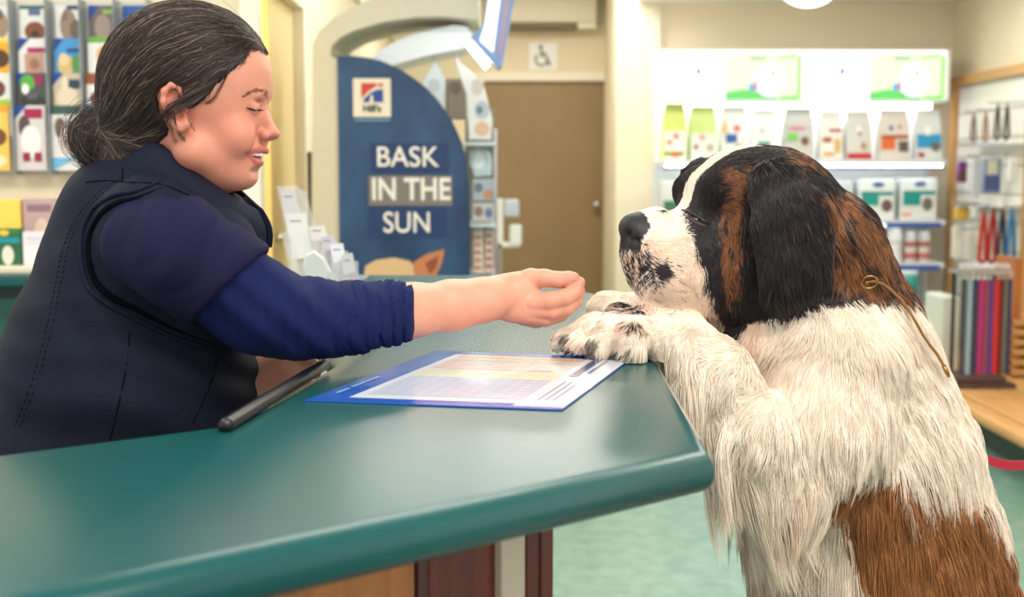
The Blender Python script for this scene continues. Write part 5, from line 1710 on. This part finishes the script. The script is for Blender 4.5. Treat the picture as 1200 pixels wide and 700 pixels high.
def prism2(F_, poly, lo, hi, half=None, k=.002, op='and'):
    """blend with (or clip to) a profile drawn in the middle plane of the head"""
    sl = F_.reg(lo, hi); X, Y, Z = F_.pts(sl)
    A2 = ((X - HW[0]) * wf[0] + (Y - HW[1]) * wf[1] + 0 * Z).astype(np.float32); C2 = ((Z - HW[2]) + 0 * A2).astype(np.float32)
    dm = np.full(A2.shape, 9e9, np.float32)
    for i in range(len(poly)):
        a_, b_ = poly[i], poly[(i + 1) % len(poly)]; e_ = b_ - a_
        tt = np.clip(((A2 - a_[0]) * e_[0] + (C2 - a_[1]) * e_[1]) / (e_ @ e_), 0, 1)
        dm = np.minimum(dm, (A2 - a_[0] - tt * e_[0]) ** 2 + (C2 - a_[1] - tt * e_[1]) ** 2)
    dm = np.sqrt(dm); dm = np.where(inpoly(A2, C2, [tuple(v) for v in poly]), -dm, dm)
    if half is not None:
        B2 = np.abs((X - HW[0]) * wr[0] + (Y - HW[1]) * wr[1] + 0 * Z) - np.interp(C2, half[0], half[1])
        dm = np.maximum(dm, B2)
    F_.merge(sl, dm.astype(np.float32), k, op)


zz_ = lambda y: S(300, y)[2] - HW[2]
ridge = np.array([[a_, c_] for a_, c_ in pf[6:32]] + [[pf[31][0], pf[31][1] + .012], [pf[25][0] - .014, pf[25][1]], [pf[15][0] - .010, pf[15][1]], [pf[7][0] - .010, pf[7][1]]])
hz = sorted([(zz_(112), 9 * kp), (zz_(124), 4 * kp), (zz_(140), 4.5 * kp), (zz_(154), 6 * kp), (zz_(164), 5 * kp), (zz_(168), 4 * kp), (zz_(176), 9 * kp), (zz_(192), 9 * kp), (zz_(200), 7 * kp), (zz_(212), 9 * kp), (zz_(224), 5 * kp)])
prism2(sk, ridge, S(290, 226, -30) - .03, S(330, 108, -30) + .09, ([h[0] for h in hz], [h[1] for h in hz]), .007, 'add')
prism2(sk, pf, (-.50, 1.40, 1.235), (-.22, 1.76, 1.5), None, .003, 'and')
# the smile stays open
for g_ in (1, -1):
    sk.chain([S(311, 182.6), S(304, 182.6, 10, g_), S(297, 181.5, 18, g_), S(288.5, 179, 23.5, g_)], [2.6 * kp, 3.2 * kp, 2.4 * kp, .9 * kp], .0012, 'sub')
# ears
for g_ in (1, -1):
    sk.ell(S(203, 124, 71, g_), U(11, 4, 20), [vnorm(wf + wu * .0), wr, wu], .004)
    sk.ell(S(206, 122, 77, g_), U(6.5, 4.5, 12), WA, .003, 'sub')
    sk.chain([S(214, 113, 74, g_), S(210, 103, 76, g_), S(201, 99.5, 78, g_), S(192.5, 107, 79, g_), S(191.5, 119, 79, g_), S(196, 132, 77, g_), S(203, 143, 75, g_), S(211, 149, 73, g_), S(218, 145, 71, g_), S(217.5, 137, 71, g_)], [2.8 * kp, 3.2 * kp, 3.5 * kp, 3.6 * kp, 3.4 * kp, 3.6 * kp, 4.8 * kp, 6 * kp, 5.5 * kp, 4 * kp], .003)
    sk.ell(S(216, 129, 73, g_), U(4, 3.5, 5), WA, .003)

# ---- the reaching hand: palm, four fingers curled to the thumb
YH = 1.72
def fing(rows, k=.004):
    pr_ = [Q(*r) for r in rows]
    sk.chain([q[0] for q in pr_], [q[1] for q in pr_], k)


sk.chain([P(586, 348, YH), P(604, 347, YH), P(618, 355, YH)], [.0262, .0275, .0220], .012, sq=((0, 1, 0), .62))
sk.cone(P(603, 362, YH - .002), P(626, 369, YH - .004), .0185, .0135, .010, sq=((0, 1, 0), .8))
sk.ell(P(602, 336, YH + .012), (.028, .015, .016), k=.010)                             # ball of the thumb
fing([(600, 335, YH + .010, 15), (622, 327, YH + .006, 12), (638, 326, YH + .000, 10.4), (654, 328, YH - .004, 9.4), (666, 327, YH - .006, 8.8), (672, 326, YH - .006, 7.2)], .004)
fing([(624, 355, YH - .006, 12.5), (644, 353, YH - .014, 11.2), (662, 349, YH - .015, 10.0), (674, 342, YH - .010, 9.0), (679.5, 331, YH - .004, 6.6)], .0022)
fing([(622, 363, YH - .004, 12.0), (646, 365, YH - .010, 10.2), (664, 361, YH - .009, 9.2), (675, 352, YH - .000, 8.2), (679, 341, YH + .010, 7)], .0016)
fing([(620, 370, YH - .002, 10.5), (640, 374, YH - .004, 9.0), (656, 370, YH + .000, 8.0), (667, 361, YH + .008, 7.4), (672, 350, YH + .016, 6.6)], .0016)
fing([(612, 372, YH + .006, 9.5), (628, 377, YH + .006, 8.0), (643, 375, YH + .010, 7.0), (654, 368, YH + .016, 6.4), (660, 358, YH + .022, 5.8)], .0016)
# the other hand lies on the desk behind the sleeve
fing([(344, 433, 1.66, 19), (355, 430, 1.665, 17)], .01)
for k in range(4):
    fing([(350, 426 + k * 4, 1.655 + k * .010, 7.5), (364, 425 + k * 4, 1.655 + k * .012, 6.8), (371, 430 + k * 3, 1.66 + k * .012, 6)])
fing([(342, 422, 1.645, 9), (356, 419, 1.64, 7.5), (366, 422, 1.64, 6)])
V, F = sk.mesh()
N = vert_normals(V, F)


def skin_tone(p, nrm):
    X, Yp = proj(p)
    hd = (p[:, 2] > 1.2)
    t = np.tile(L3((210, 143, 118)), (len(p), 1))
    t[p[:, 2] < 1.2] = L3((218, 156, 132))
    n1, n2 = vnoise(p, 60, 3), vnoise(p, 240, 8)
    t *= (1 + .05 * n1 + .03 * n2)[:, None]
    red = np.zeros(len(p))
    for (x, y, r, w) in ((275, 155, 26, .55), (255, 145, 26, .35), (325, 156, 10, .6), (290, 85, 30, .15), (210, 120, 22, .7), (250, 190, 30, .3), (300, 200, 20, .2)):
        red = np.maximum(red, w * np.exp(-((X - x) ** 2 + (Yp - y) ** 2) / (2 * r * r)) * hd)
    for (x, y, r, w) in ((672, 330, 9, .5), (682, 328, 9, .5), (640, 372, 12, .3), (640, 350, 12, .25)):
        red = np.maximum(red, w * np.exp(-((X - x) ** 2 + (Yp - y) ** 2) / (2 * r * r)) * ~hd)
    t *= 1 - red[:, None] * np.array([.04, .30, .32])
    lipd = hd & inpoly(X + n2 * .5, Yp, [(286, 178.5), (296, 174.5), (304, 172.5), (309, 171.5), (315, 174), (315, 180), (310, 194), (304, 195.5), (296, 192), (290, 184)])
    t[lipd] = L3((186, 96, 90)) * (1 + .05 * n2[lipd])[:, None]
    return np.clip(t, 0, 1)


SKIN = attr_mat('skin', rough=.5, sss=.18, bump=.12, bscale=700)
wb = P(110, 640, 1.60)
WOMAN = mesh_obj('woman', V, F, [SKIN], None, (wb[0], wb[1], 0.0), skin_tone(V, N))
prop(WOMAN, 'woman in a navy vest with a low dark bun, reaching out to the dog', 'person')

# teeth, lashes, brows, nail
m = MB()
for k in range(-5, 6):
    ab = abs(k)
    a_ = S(307.5 - ab ** 1.7 * .62, 181.0 - ab * .12, ab * 3.1, 1 if k >= 0 else -1)
    m.box(a_, (.0030, .0031, .0052), mat((240, 232, 218), .25), .0008)
m.build('teeth', WOMAN)
DKB = L3((44, 30, 26))
m = MB()
ln_ = [surf(sk, x, y, .0006) for x, y in ((288.5, 126), (292, 127.6), (297, 128.8), (302, 129.2), (306.5, 128.6))]
m.tube(ln_, [.0005, .0009, .0012, .0012, .0006], mat((40, 24, 22), .5), 8); m.build('eyelash_line', WOMAN)
el = []
for k in range(40):
    t_ = k / 39
    i_ = min(3, int(t_ * 4)); b0 = ln_[i_] * (1 - (t_ * 4 - i_)) + ln_[i_ + 1] * (t_ * 4 - i_)
    dd_ = vnorm((.75, -.35, -.35 + .1 * random.random()))
    el.append([b0 + dd_ * .0055 * s_ + np.array([0, 0, .0016]) * s_ * s_ for s_ in np.linspace(0, 1, 4)])
hair_obj('eyelashes', np.array(el), np.array([.00022, .0002, .00015, .00005]), np.tile(L3((34, 24, 22)), (40, 1)), hair_mat('lash_hair'), WOMAN)['kind'] = 'stuff'
eb = []
path = [(287, 113), (294, 109), (302, 106.5), (309, 107.5), (314, 110.5)]
for k in range(130):
    t_ = random.random() * 3.999; i_ = int(t_); f_ = t_ - i_
    x = path[i_][0] * (1 - f_) + path[i_ + 1][0] * f_; y = path[i_][1] * (1 - f_) + path[i_ + 1][1] * f_
    wdt = 1.0 + 1.6 * (t_ / 4)
    p0 = surf(sk, x, y + random.uniform(-wdt, wdt), .0003)
    if p0 is None:
        continue
    g = sk.grad(p0[None])[0]
    dd_ = np.array([-1, 0, .12 + random.uniform(-.2, .2)]); dd_ -= g * (dd_ @ g); dd_ = vnorm(dd_)
    eb.append([p0 + dd_ * .0055 * s_ + g * .0007 * math.sin(s_ * 2.6) for s_ in np.linspace(0, 1, 4)])
hair_obj('eyebrow', np.array(eb), np.array([.0002, .0002, .00016, .00005]), np.tile(L3((122, 82, 66)), (len(eb), 1)), hair_mat('brow_hair'), WOMAN)['kind'] = 'stuff'
m = MB(); nl = [surf(sk, x, y, .0005) for x, y in ((666, 324), (670, 321.5), (676, 321.5), (678.5, 325), (675, 328), (668, 327.5))]
if all(v is not None for v in nl):
    m.add(nl, [list(range(6))], mat((232, 160, 148), .25, coat=.4), True); m.build('thumbnail', WOMAN)

# ------------------------------------------------------------------ clothes
def fold(X, Y, Z, f1, a1, dirv, seed):
    g = X * dirv[0] + Y * dirv[1] + Z * dirv[2]
    return a1 * np.sin(g * f1 + seed + 2.2 * np.sin(X * 21 + seed) + 1.8 * np.sin(Z * 27 + Y * 13 + seed * 2))


NAVY_V = mat((18, 23, 42), .7, key='vest_cloth', bump=.5, scale=700, spec=.16)
SHIRT = mat((31, 30, 60), .85, key='shirt_cloth', bump=.5, scale=900, spec=.12)
SLEEVE = mat((22, 33, 80), .8, key='sleeve_cloth', bump=.5, scale=900, spec=.15)
vf = Field(axis_steps([(-.80, .0042), (-.20, None)]), axis_steps([(1.33, .0042), (1.84, None)]), axis_steps([(.66, .0060), (.92, .0036), (1.30, None)]))
pr_ = [(150, 268, 74), (165, 330, 116), (152, 440, 142), (125, 560, 148), (110, 650, 140)]
vf.chain([P(x, y, 1.59) for x, y, r in pr_], [r * 1.59 / FPX for x, y, r in pr_], .03, sq=((0, 1, 0), 1.18))
vf.cone(P(176, 262, 1.475), P(176, 262, 1.72), .058, .058, .04)                        # shoulders
vf.cone(P(128, 240, 1.54), P(128, 240, 1.64), .045, .045, .04)                          # nape of the back
vf.cone(P(195, 215, 1.57), P(165, 250, 1.59), .062, .07, .03)                           # neck base
vf.ell(P(250, 320, 1.52), (.062, .06, .085), k=.04); vf.ell(P(250, 320, 1.66), (.062, .06, .085), k=.04)
vf.ell(P(262, 268, 1.59), (.042, .07, .045), k=.03)
# neck opening
vf.cone(S(235, 150), S(212, 226), .075, .050, .004, 'sub')
# folds round the waist and back
vf.offset(lambda X, Y, Z: np.exp(-((Z - .99) / .07) ** 2) * fold(X, Y, Z, 120, .0022, (.35, .1, 1), 1.0) + np.exp(-((Z - 1.12) / .12) ** 2) * fold(X, Y, Z, 60, .0018, (.9, .2, .5), 4))
Vv, Fv = vf.mesh()
VEST = mesh_obj('vest', Vv, Fv, [NAVY_V], WOMAN)
VEST['label'] = 'dark navy sleeveless softshell vest'


def on(F_, pts_, lift, n=40, y0=1.2):
    """smooth path over a body through picture points"""
    ps = []
    P2 = np.array(pts_, float)
    seg = len(P2) - 1
    for t in np.linspace(0, seg, n):
        i = min(int(t), seg - 1); f = t - i
        p0, p1, p2, p3 = P2[max(i - 1, 0)], P2[i], P2[i + 1], P2[min(i + 2, seg)]
        q = .5 * ((2 * p1) + (-p0 + p2) * f + (2 * p0 - 5 * p1 + 4 * p2 - p3) * f * f + (-p0 + 3 * p1 - 3 * p2 + p3) * f ** 3)
        w = surf(F_, q[0], q[1], lift, y0)
        if w is not None:
            ps.append(w)
    return ps


# sleeves: the short shirt sleeve over the shoulder, the pushed-up long sleeve below it
sh = Field(axis_steps([(-.56, .0035), (-.20, None)]), axis_steps([(1.32, .0035), (1.60, None)]), axis_steps([(1.02, .0035), (1.34, None)]))
limb(sh, [(178, 287, 1.44, 56), (210, 296, 1.43, 61), (255, 326, 1.45, 60), (300, 356, 1.475, 58)], .02)
# long soft folds that fan out from the armpit over the shoulder
def armfold(X, Y, Z):
    dx_, dz_ = X - P(150, 350, 1.44)[0], Z - P(150, 350, 1.44)[2]
    an_ = np.arctan2(dz_, dx_) + .25 * np.sin(X * 30 + Z * 22)
    r_ = np.sqrt(dx_ ** 2 + dz_ ** 2)
    return -.0034 * np.sin(an_ * 11) ** 3 * np.clip((r_ - .04) * 14, 0, 1) * np.clip((.19 - r_) * 20, 0, 1) + fold(X, Y, Z, 70, .0012, (.75, 0, .6), 2.0)


sh.offset(armfold)
cut0, cutn = P(258, 348, 1.45), vnorm((.80, 0, -.62))       # where the short sleeve ends
cut0 = P(257, 349, 1.45)


def plane(F_, c, n, k=.003):
    sl = tuple(slice(0, len(a)) for a in F_.ax); X, Y, Z = F_.pts(sl)
    F_.merge(sl, ((X - c[0]) * n[0] + (Y - c[1]) * n[1] + (Z - c[2]) * n[2]).astype(np.float32) + 0 * F_.D, k, 'and')


nn_ = vnorm(np.array([85, 0, -86]))   # across the seam from (300,306) to (214,391): the arm runs down-right
plane(sh, cut0, nn_)
Vs, Fs = sh.mesh()
mesh_obj('shirt_sleeve', Vs, Fs, [SHIRT], WOMAN)['label'] = 'dark purple navy short sleeve'
sl_ = Field(axis_steps([(-.36, .0026), (-.105, None)]), axis_steps([(1.36, .0026), (1.72, None)]), axis_steps([(1.0, .0022), (1.20, None)]))
limb(sl_, [(262, 332, 1.455, 54), (300, 357, 1.475, 53), (330, 370, 1.51, 48), (368, 374, 1.545, 44), (410, 373, 1.58, 40.5), (455, 367.5, 1.62, 35.5), (483, 365, 1.642, 32)], .02)


def crinkle(X, Y, Z):
    t = np.clip((X + .25) / .12, 0, 1)
    ang_ = np.sin(Y * 60 + Z * 40) * .8 + np.sin(Z * 90) * .5
    sw_ = np.sin(X * 430 + ang_ * 2.0)
    return -.0030 * (.12 + t) * (1 - 2 * np.abs(sw_) ** .7) * .55 - .0012 * (.3 + t) * sw_ - .0012 * np.sin(X * 130 + Z * 150 + Y * 40) * (1.2 - t)


sl_.offset(crinkle)
plane(sl_, P(485, 365, 1.64), vnorm((1, .1, .0)), .004)
# hollow cuff end
sl_.cone(P(478, 365, 1.64), P(500, 364, 1.65), 29 * 1.64 / FPX, 29 * 1.64 / FPX, .002, 'sub')
Vl, Fl = sl_.mesh()
mesh_obj('long_sleeve', Vl, Fl, [SLEEVE], WOMAN)['label'] = 'royal blue sleeve bunched up to the mid forearm'
# far sleeve
fs_ = Field(axis_steps([(-.52, .005), (-.32, None)]), axis_steps([(1.60, .005), (1.84, None)]), axis_steps([(.94, .005), (1.30, None)]))
limb(fs_, [(185, 262, 1.70, 56), (203, 370, 1.72, 54), (222, 430, 1.70, 50)], .02)
Vz, Fz = fs_.mesh(); mesh_obj('far_sleeve', Vz, Fz, [SLEEVE], WOMAN)

# armhole piping, stitches, seams
m = MB()
PIPE = mat((20, 23, 38), .6)
arm = [(186, 214), (158, 225), (134, 230), (113, 243), (99, 266), (95, 290), (97, 315), (106, 340), (128, 358), (154, 371), (200, 394), (257, 412)]
ps = on(vf, arm, .0014, 60)
m.tube(ps, [.0030 * min(1, .25 + i * .12) for i in range(len(ps))], NAVY_V, 8); m.build('armhole_piping', VEST)
m = MB(); ps = on(vf, [(190, 220), (160, 232), (138, 238), (120, 250), (108, 270), (104, 290), (106, 312), (114, 333), (134, 350), (160, 363), (204, 386), (257, 405)], .0004, 60)
m.tube(ps, [.0040 * min(1, .1 + i * .07, .1 + (len(ps) - 1 - i) * .07) for i in range(len(ps))], mat((9, 10, 18), .9, spec=.05), 8); m.build('armhole_shade', VEST)  # near-black tube put in for the shade of the armhole gap
m = MB()
TH_ = mat((8, 9, 16), .9, spec=.05)
for off_ in (0, 6):
    st_ = on(vf, [(152 - off_, 208), (126 - off_, 222), (100 - off_, 250), (82 - off_, 285), (72 - off_, 330), (62 - off_, 380), (46 - off_, 440), (24 - off_, 500)], .0006, 110)
    for i in range(0, len(st_) - 1, 2):
        m.tube([st_[i], st_[i + 1]], .0005, TH_, 5)
m.build('stitching', VEST)
for path_ in ([(146, 182), (144, 198), (143, 214)], [(100, 214), (124, 212), (150, 214), (186, 216), (214, 226), (240, 240)], [(152, 390), (148, 430), (140, 470), (128, 520)], [(256, 414), (250, 440), (240, 466), (226, 496)]):
    q_ = on(vf, path_, .0002, 24); m = MB(); m.tube(q_, .0010, TH_, 6); m.build('panel_seam', VEST)

# stand collar: one thick band round the neck, open at the front
nU, nV = 46, 7
up_, lo_ = [], []
ctrU, ctrL = [], []
# side view rails (x, y, b): from the front tip on the near side round the nape to the far side
railU = [(300, 246, 12), (284, 238, 24), (262, 225, 38), (236, 207, 50), (208, 186, 58), (182, 168, 58), (152, 182, 52), (124, 194, 32), (112, 197, 0)]
railL = [(309, 292, 16), (296, 276, 34), (272, 262, 56), (238, 246, 70), (200, 230, 76), (164, 216, 74), (130, 218, 60), (108, 216, 30), (103, 215, 0)]


def rail(rows, t):
    """t 0..1 near front -> nape; 1..2 nape -> far front"""
    g_ = 1
    if t > 1:
        t, g_ = 2 - t, -1
    u = t * (len(rows) - 1); i = min(int(u), len(rows) - 2); f = u - i
    R_ = [np.array(rows[max(0, min(len(rows) - 1, j))], float) for j in (i - 1, i, i + 1, i + 2)]
    q = .5 * ((2 * R_[1]) + (-R_[0] + R_[2]) * f + (2 * R_[0] - 5 * R_[1] + 4 * R_[2] - R_[3]) * f * f + (-R_[0] + 3 * R_[1] - 3 * R_[2] + R_[3]) * f ** 3)
    return S(q[0], q[1], abs(q[2]), g_)


cvs, cfs = [], []
for i in range(nU):
    t = 2 * i / (nU - 1)
    a_, b_ = rail(railU, t), rail(railL, t)
    mid = (a_ + b_) / 2
    cen = S(222, 215)
    out = mid - cen; out[2] = 0; out = vnorm(out)
    th_ = .0032
    ring = []
    for v in np.linspace(0, 1, nV):
        ring.append(b_ * (1 - v) + a_ * v + out * (th_ + .006 * math.sin(v * 3.1)))
    ring.append(a_ + np.array([0, 0, .002]))
    for v in np.linspace(1, 0, nV):
        ring.append(b_ * (1 - v) + a_ * v - out * (th_ - .006 * math.sin(v * 3.1)))
    cvs += ring
R2 = 2 * nV + 1
for i in range(nU - 1):
    for k in range(R2):
        cfs.append([i * R2 + k, i * R2 + (k + 1) % R2, (i + 1) * R2 + (k + 1) % R2, (i + 1) * R2 + k])
m = MB(); m.add(cvs, cfs, NAVY_V, True); m.add(cvs[:R2], [list(range(R2))], NAVY_V); m.add(cvs[-R2:], [list(range(R2))], NAVY_V)
COLL = m.build('collar', VEST)
# shirt collar edge and zip inside the front
m = MB(); m.tube([S(270, 236, 30), S(290, 252, 22), S(300, 272, 12)], [.006, .007, .006], SHIRT, 10); m.tube([S(270, 236, 30, -1), S(290, 252, 22, -1), S(300, 272, 12, -1)], [.006, .007, .006], SHIRT, 10)
m.build('shirt_collar', WOMAN)
m = MB()
for t in np.linspace(0, 1, 16):
    p_ = S(303 - 8 * (1 - t) * 0 + 2 * t, 250 + 40 * t, 11); m.box(p_, (.003, .003, .0016), mat((16, 16, 22), .4))
m.build('zip_teeth', VEST)
# wrist strap on the resting arm
wc = P(318, 438, 1.652)
m = MB(); m.tube([wc + np.array([.004 * 0, math.cos(k) * .031, math.sin(k) * .031]) for k in np.linspace(0, 2 * math.pi, 24, endpoint=False)], .0035, mat((24, 24, 26), .4), 8, closed=True)
m.build('watch_strap', WOMAN)

# trousers, shoes
tf = Field(axis_steps([(-.80, .009), (-.02, None)]), axis_steps([(1.36, .009), (1.84, None)]), axis_steps([(.03, .009), (.82, None)]))
bx_ = P(110, 640, 1.6)[0]
for yy in (1.50, 1.70):
    tf.chain([(bx_, yy, .735), (bx_ + .20, yy, .70), (bx_ + .25, yy, .64), (bx_ + .27, yy, .12)], [.10, .072, .065, .045], .03)
tf.ell((bx_, 1.6, .74), (.14, .17, .10), k=.05)
Vt, Ft = tf.mesh(); mesh_obj('trousers', Vt, Ft, [mat((28, 30, 44), .8)], WOMAN)
for yy in (1.50, 1.70):
    m = MB(); m.box((bx_ + .33, yy, .078), (.26, .09, .07), mat((30, 30, 32), .5), .03, seg=4); m.build('shoe', WOMAN)
# stool under her
t = thing('swivel_stool', 'dark swivel stool under the woman, hidden behind the counter', 'stool', (bx_, 1.6, 0))
m = MB(); m.lathe((bx_, 1.6, 0), [(.10, .535), (.17, .54), (.18, .555), (.17, .572), (.05, .575)], mat((40, 42, 50), .6), 28); m.build('seat', t)
m = MB(); m.lathe((bx_, 1.6, 0), [(.03, .05), (.03, .54)], CHROME, 16); m.build('column', t)
for k in range(5):
    an = k * 2 * math.pi / 5 + math.pi / 5
    m = MB(); m.tube([(bx_, 1.6, .075), (bx_ + .17 * math.cos(an), 1.6 + .17 * math.sin(an), .045)], [.022, .015], DARK, 8)
    m.lathe((bx_ + .17 * math.cos(an), 1.6 + .17 * math.sin(an), .0), [(.014, .002), (.02, .012), (.014, .03)], DARK, 10); m.build('castor_leg', t)
m = MB(); m.box((bx_ + .34, 1.58, .0201), (.22, .26, .04), DARK, .005)
prop(m.build('foot_rest', None, (bx_ + .28, 1.6, 0)), 'low footrest under the woman, hidden behind the counter', 'footrest')

# ------------------------------------------------------------------ hair
hfd = Field(axis_steps([(-.60, .0022), (-.27, None)]), axis_steps([(1.46, .0024), (1.69, None)]), axis_steps([(1.20, .0022), (1.50, None)]))
hfd.ell(S(219, 93), U(99, 79, 88), WA, .01)
hfd.ell(S(172, 118), U(48, 58, 62), WA, .02)
hfd.cone(S(182, 135), S(166, 182), 55 * kp, 53 * kp, .02)
hpoly = [(316, 54), (311, 61), (300, 60), (284, 72), (268, 85), (254, 99), (245, 113), (232, 124), (219, 128), (215, 108), (206, 96), (192, 99), (186, 112), (189, 132), (197, 150), (196, 168), (184, 186), (150, 196), (100, 190), (90, 20), (200, -40), (320, -20)]
HB = [S(x, y, 60 if x < 300 else 10) for x, y in hpoly]
hp2 = np.array([[(q_ - HW) @ wf, q_[2] - HW[2]] for q_ in HB])
sl = tuple(slice(0, len(a)) for a in hfd.ax)
X, Y_, Z = hfd.pts(sl)
A2 = ((X - HW[0]) * wf[0] + (Y_ - HW[1]) * wf[1]); C2 = (Z - HW[2]) + 0 * Y_ + 0 * X
A2 = A2 + 0 * C2
A2f, C2f = A2[..., ::1].astype(np.float32), C2.astype(np.float32)
dm = np.full(A2f.shape, 9e9, np.float32)
for i in range(len(hp2)):
    a_, b_ = hp2[i], hp2[(i + 1) % len(hp2)]
    e_ = b_ - a_
    tt = np.clip(((A2f - a_[0]) * e_[0] + (C2f - a_[1]) * e_[1]) / (e_ @ e_), 0, 1)
    dm = np.minimum(dm, (A2f - a_[0] - tt * e_[0]) ** 2 + (C2f - a_[1] - tt * e_[1]) ** 2)
dm = np.sqrt(dm)
dm = np.where(inpoly(A2f, C2f, [tuple(v) for v in hp2]), -dm, dm)
hfd.merge(sl, dm.astype(np.float32), .004, 'and')
del dm, A2f, C2f, A2, C2
BUN = S(126, 164)
hfd.ell(BUN, U(44, 40, 36), [vnorm(wf - wu * .25), wr, vnorm(wu + wf * .25)], .006)
hfd.cone(S(150, 146), S(170, 140), 24 * kp, 26 * kp, .01)
Vh, Fh = hfd.mesh(); Nh = vert_normals(Vh, Fh)
hm = hair_mat('head_hair', .38, .5)
hb_ = np.tile(L3((40, 29, 27)), (len(Vh), 1))
HAIR = mesh_obj('hair', Vh, Fh, [attr_mat('hair_base', .5)], WOMAN, tone=hb_)
NS = 17000
p, n = scatter(Vh, Fh, Nh, NS, lambda c, nn: np.where(np.linalg.norm(c - BUN, axis=1) < .050, .5, 1.0) * np.where(nn[:, 1] < .3, 1, .5))
TIE = S(150, 152)
K = 12
pts = np.zeros((NS, K, 3)); cur = p + n * .0006; pts[:, 0] = cur
inb = np.linalg.norm(p - BUN, axis=1) < .046
hgt = .0008 + .0022 * RNG.random(NS) ** 2
step = np.where(inb, .0048, .0085) * (.6 + .6 * RNG.random(NS))
ax_ = RNG.normal(size=(NS, 3)) * .55 + np.array([0, 1.0, 0]); ax_ /= np.linalg.norm(ax_, axis=1, keepdims=True)
for k in range(1, K):
    dv = TIE - cur
    dist = np.linalg.norm(dv, axis=1, keepdims=True)
    dv = dv / (dist + 1e-9)
    dv[:, 2] += .15 * np.clip((dist[:, 0] - .05) * 8, 0, 1) * (cur[:, 2] > 1.36)
    cb_ = np.cross(ax_, cur - BUN); cb_ /= np.linalg.norm(cb_, axis=1, keepdims=True) + 1e-9
    dv = np.where(inb[:, None], cb_, dv)
    wv = np.stack([vnoise(p, 150, q_) for q_ in (61, 62, 63)], 1) + .6 * np.stack([vnoise(cur, 60, q_) for q_ in (64, 65, 66)], 1)
    dv = dv + wv * np.where(inb, .5, .22)[:, None]
    g = hfd.grad(cur)
    dv = dv - g * (dv * g).sum(1, keepdims=True)
    dv /= np.linalg.norm(dv, axis=1, keepdims=True) + 1e-9
    st_ = np.minimum(step, dist[:, 0] * .35 + .0004) if True else step
    st_ = np.where(inb, step, st_)
    cur = cur + dv * st_[:, None]
    dd_ = hfd.sample(cur)
    g = hfd.grad(cur)
    cur = cur - g * np.clip(dd_ - hgt * math.sin(math.pi * min(1, k / (K - 1) * .9 + .05)) , -.01, .01)[:, None]
    pts[:, k] = cur
vr = RNG.random(NS)
base_ = np.where(vr[:, None] < .75, L3((46, 32, 29)), L3((84, 62, 54)))
base_ = base_ * (.45 + 1.0 * RNG.random((NS, 1)))
hl_ = vr > .93
base_[hl_] = L3((142, 118, 104))
rad = np.array([.00020] + [.00026] * (K - 3) + [.0002, .00006])
hair_obj('hair_strands', pts, rad, base_, hm, HAIR)['kind'] = 'stuff'
# loose wisps: by the ear, over the bun, at the nape
wi = []
def wisp(rows, n, jit):
    for _ in range(n):
        off_ = RNG.normal(size=3) * jit
        bend = RNG.normal(size=3) * jit * 1.2
        q = [S(*r) for r in rows]
        m_ = len(q) - 1
        o_ = []
        for t in np.linspace(0, m_, K):
            i = min(int(t), m_ - 1); f = t - i
            R_ = [q[max(0, min(m_, j))] for j in (i - 1, i, i + 1, i + 2)]
            c_ = .5 * ((2 * R_[1]) + (-R_[0] + R_[2]) * f + (2 * R_[0] - 5 * R_[1] + 4 * R_[2] - R_[3]) * f * f + (-R_[0] + 3 * R_[1] - 3 * R_[2] + R_[3]) * f ** 3)
            o_.append(c_ + off_ * (t / m_ + .15) + bend * math.sin(t / m_ * 3.1) * .6)
        wi.append(o_)


wisp([(258, 92, 64), (236, 106, 74), (214, 118, 82), (198, 128, 84), (188, 140, 76)], 60, .0026)
wisp([(246, 106, 68), (226, 120, 78), (207, 128, 84), (200, 134, 84), (196, 146, 78)], 36, .0024)
wisp([(204, 128, 82), (206, 146, 80), (212, 160, 72), (217, 166, 68), (214, 160, 68)], 9, .0012)
wisp([(217, 128, 78), (221, 138, 76), (226, 148, 72), (230, 153, 70)], 5, .0006)
wisp([(196, 130, 82), (201, 150, 76), (206, 166, 66), (212, 172, 62)], 7, .0014)
wisp([(268, 86, 58), (258, 104, 62), (250, 116, 64), (240, 120, 66)], 12, .0014)
for k in range(420):
    a0 = RNG.random() * 6.28
    r0 = .040 + .010 * RNG.random()
    axv = vnorm(RNG.normal(size=3) * .5 + np.array([0, 1, 0])); e1_ = vnorm(np.cross(axv, (.3, .2, 1))); e2_ = np.cross(axv, e1_)
    cc = BUN + RNG.normal(size=3) * .004
    an = a0 + np.linspace(0, 1, K) * RNG.uniform(.7, 2.0)
    wi.append([cc + (e1_ * math.cos(a_) * 1.05 + e2_ * math.sin(a_) * .92) * (r0 + .006 * j_ / K) for j_, a_ in enumerate(an)])
for k in range(70):                     # short flyaways over the crown
    i = RNG.integers(len(p)); b0 = p[i]; g = n[i]
    dd_ = vnorm(np.array([-1, 0, .2]) + RNG.normal(size=3) * .35); dd_ = dd_ - g * (dd_ @ g)
    L_ = RNG.uniform(.02, .05)
    wi.append([b0 + dd_ * L_ * t + g * .006 * math.sin(t * 2.4) for t in np.linspace(0, 1, K)])
wi = np.array(wi)
hair_obj('loose_wisps', wi, np.array([.00016] + [.00018] * (K - 3) + [.00014, .00005]), np.tile(L3((58, 40, 34)), (len(wi), 1)) * (.6 + .9 * RNG.random((len(wi), 1))), hm, HAIR)['kind'] = 'stuff'
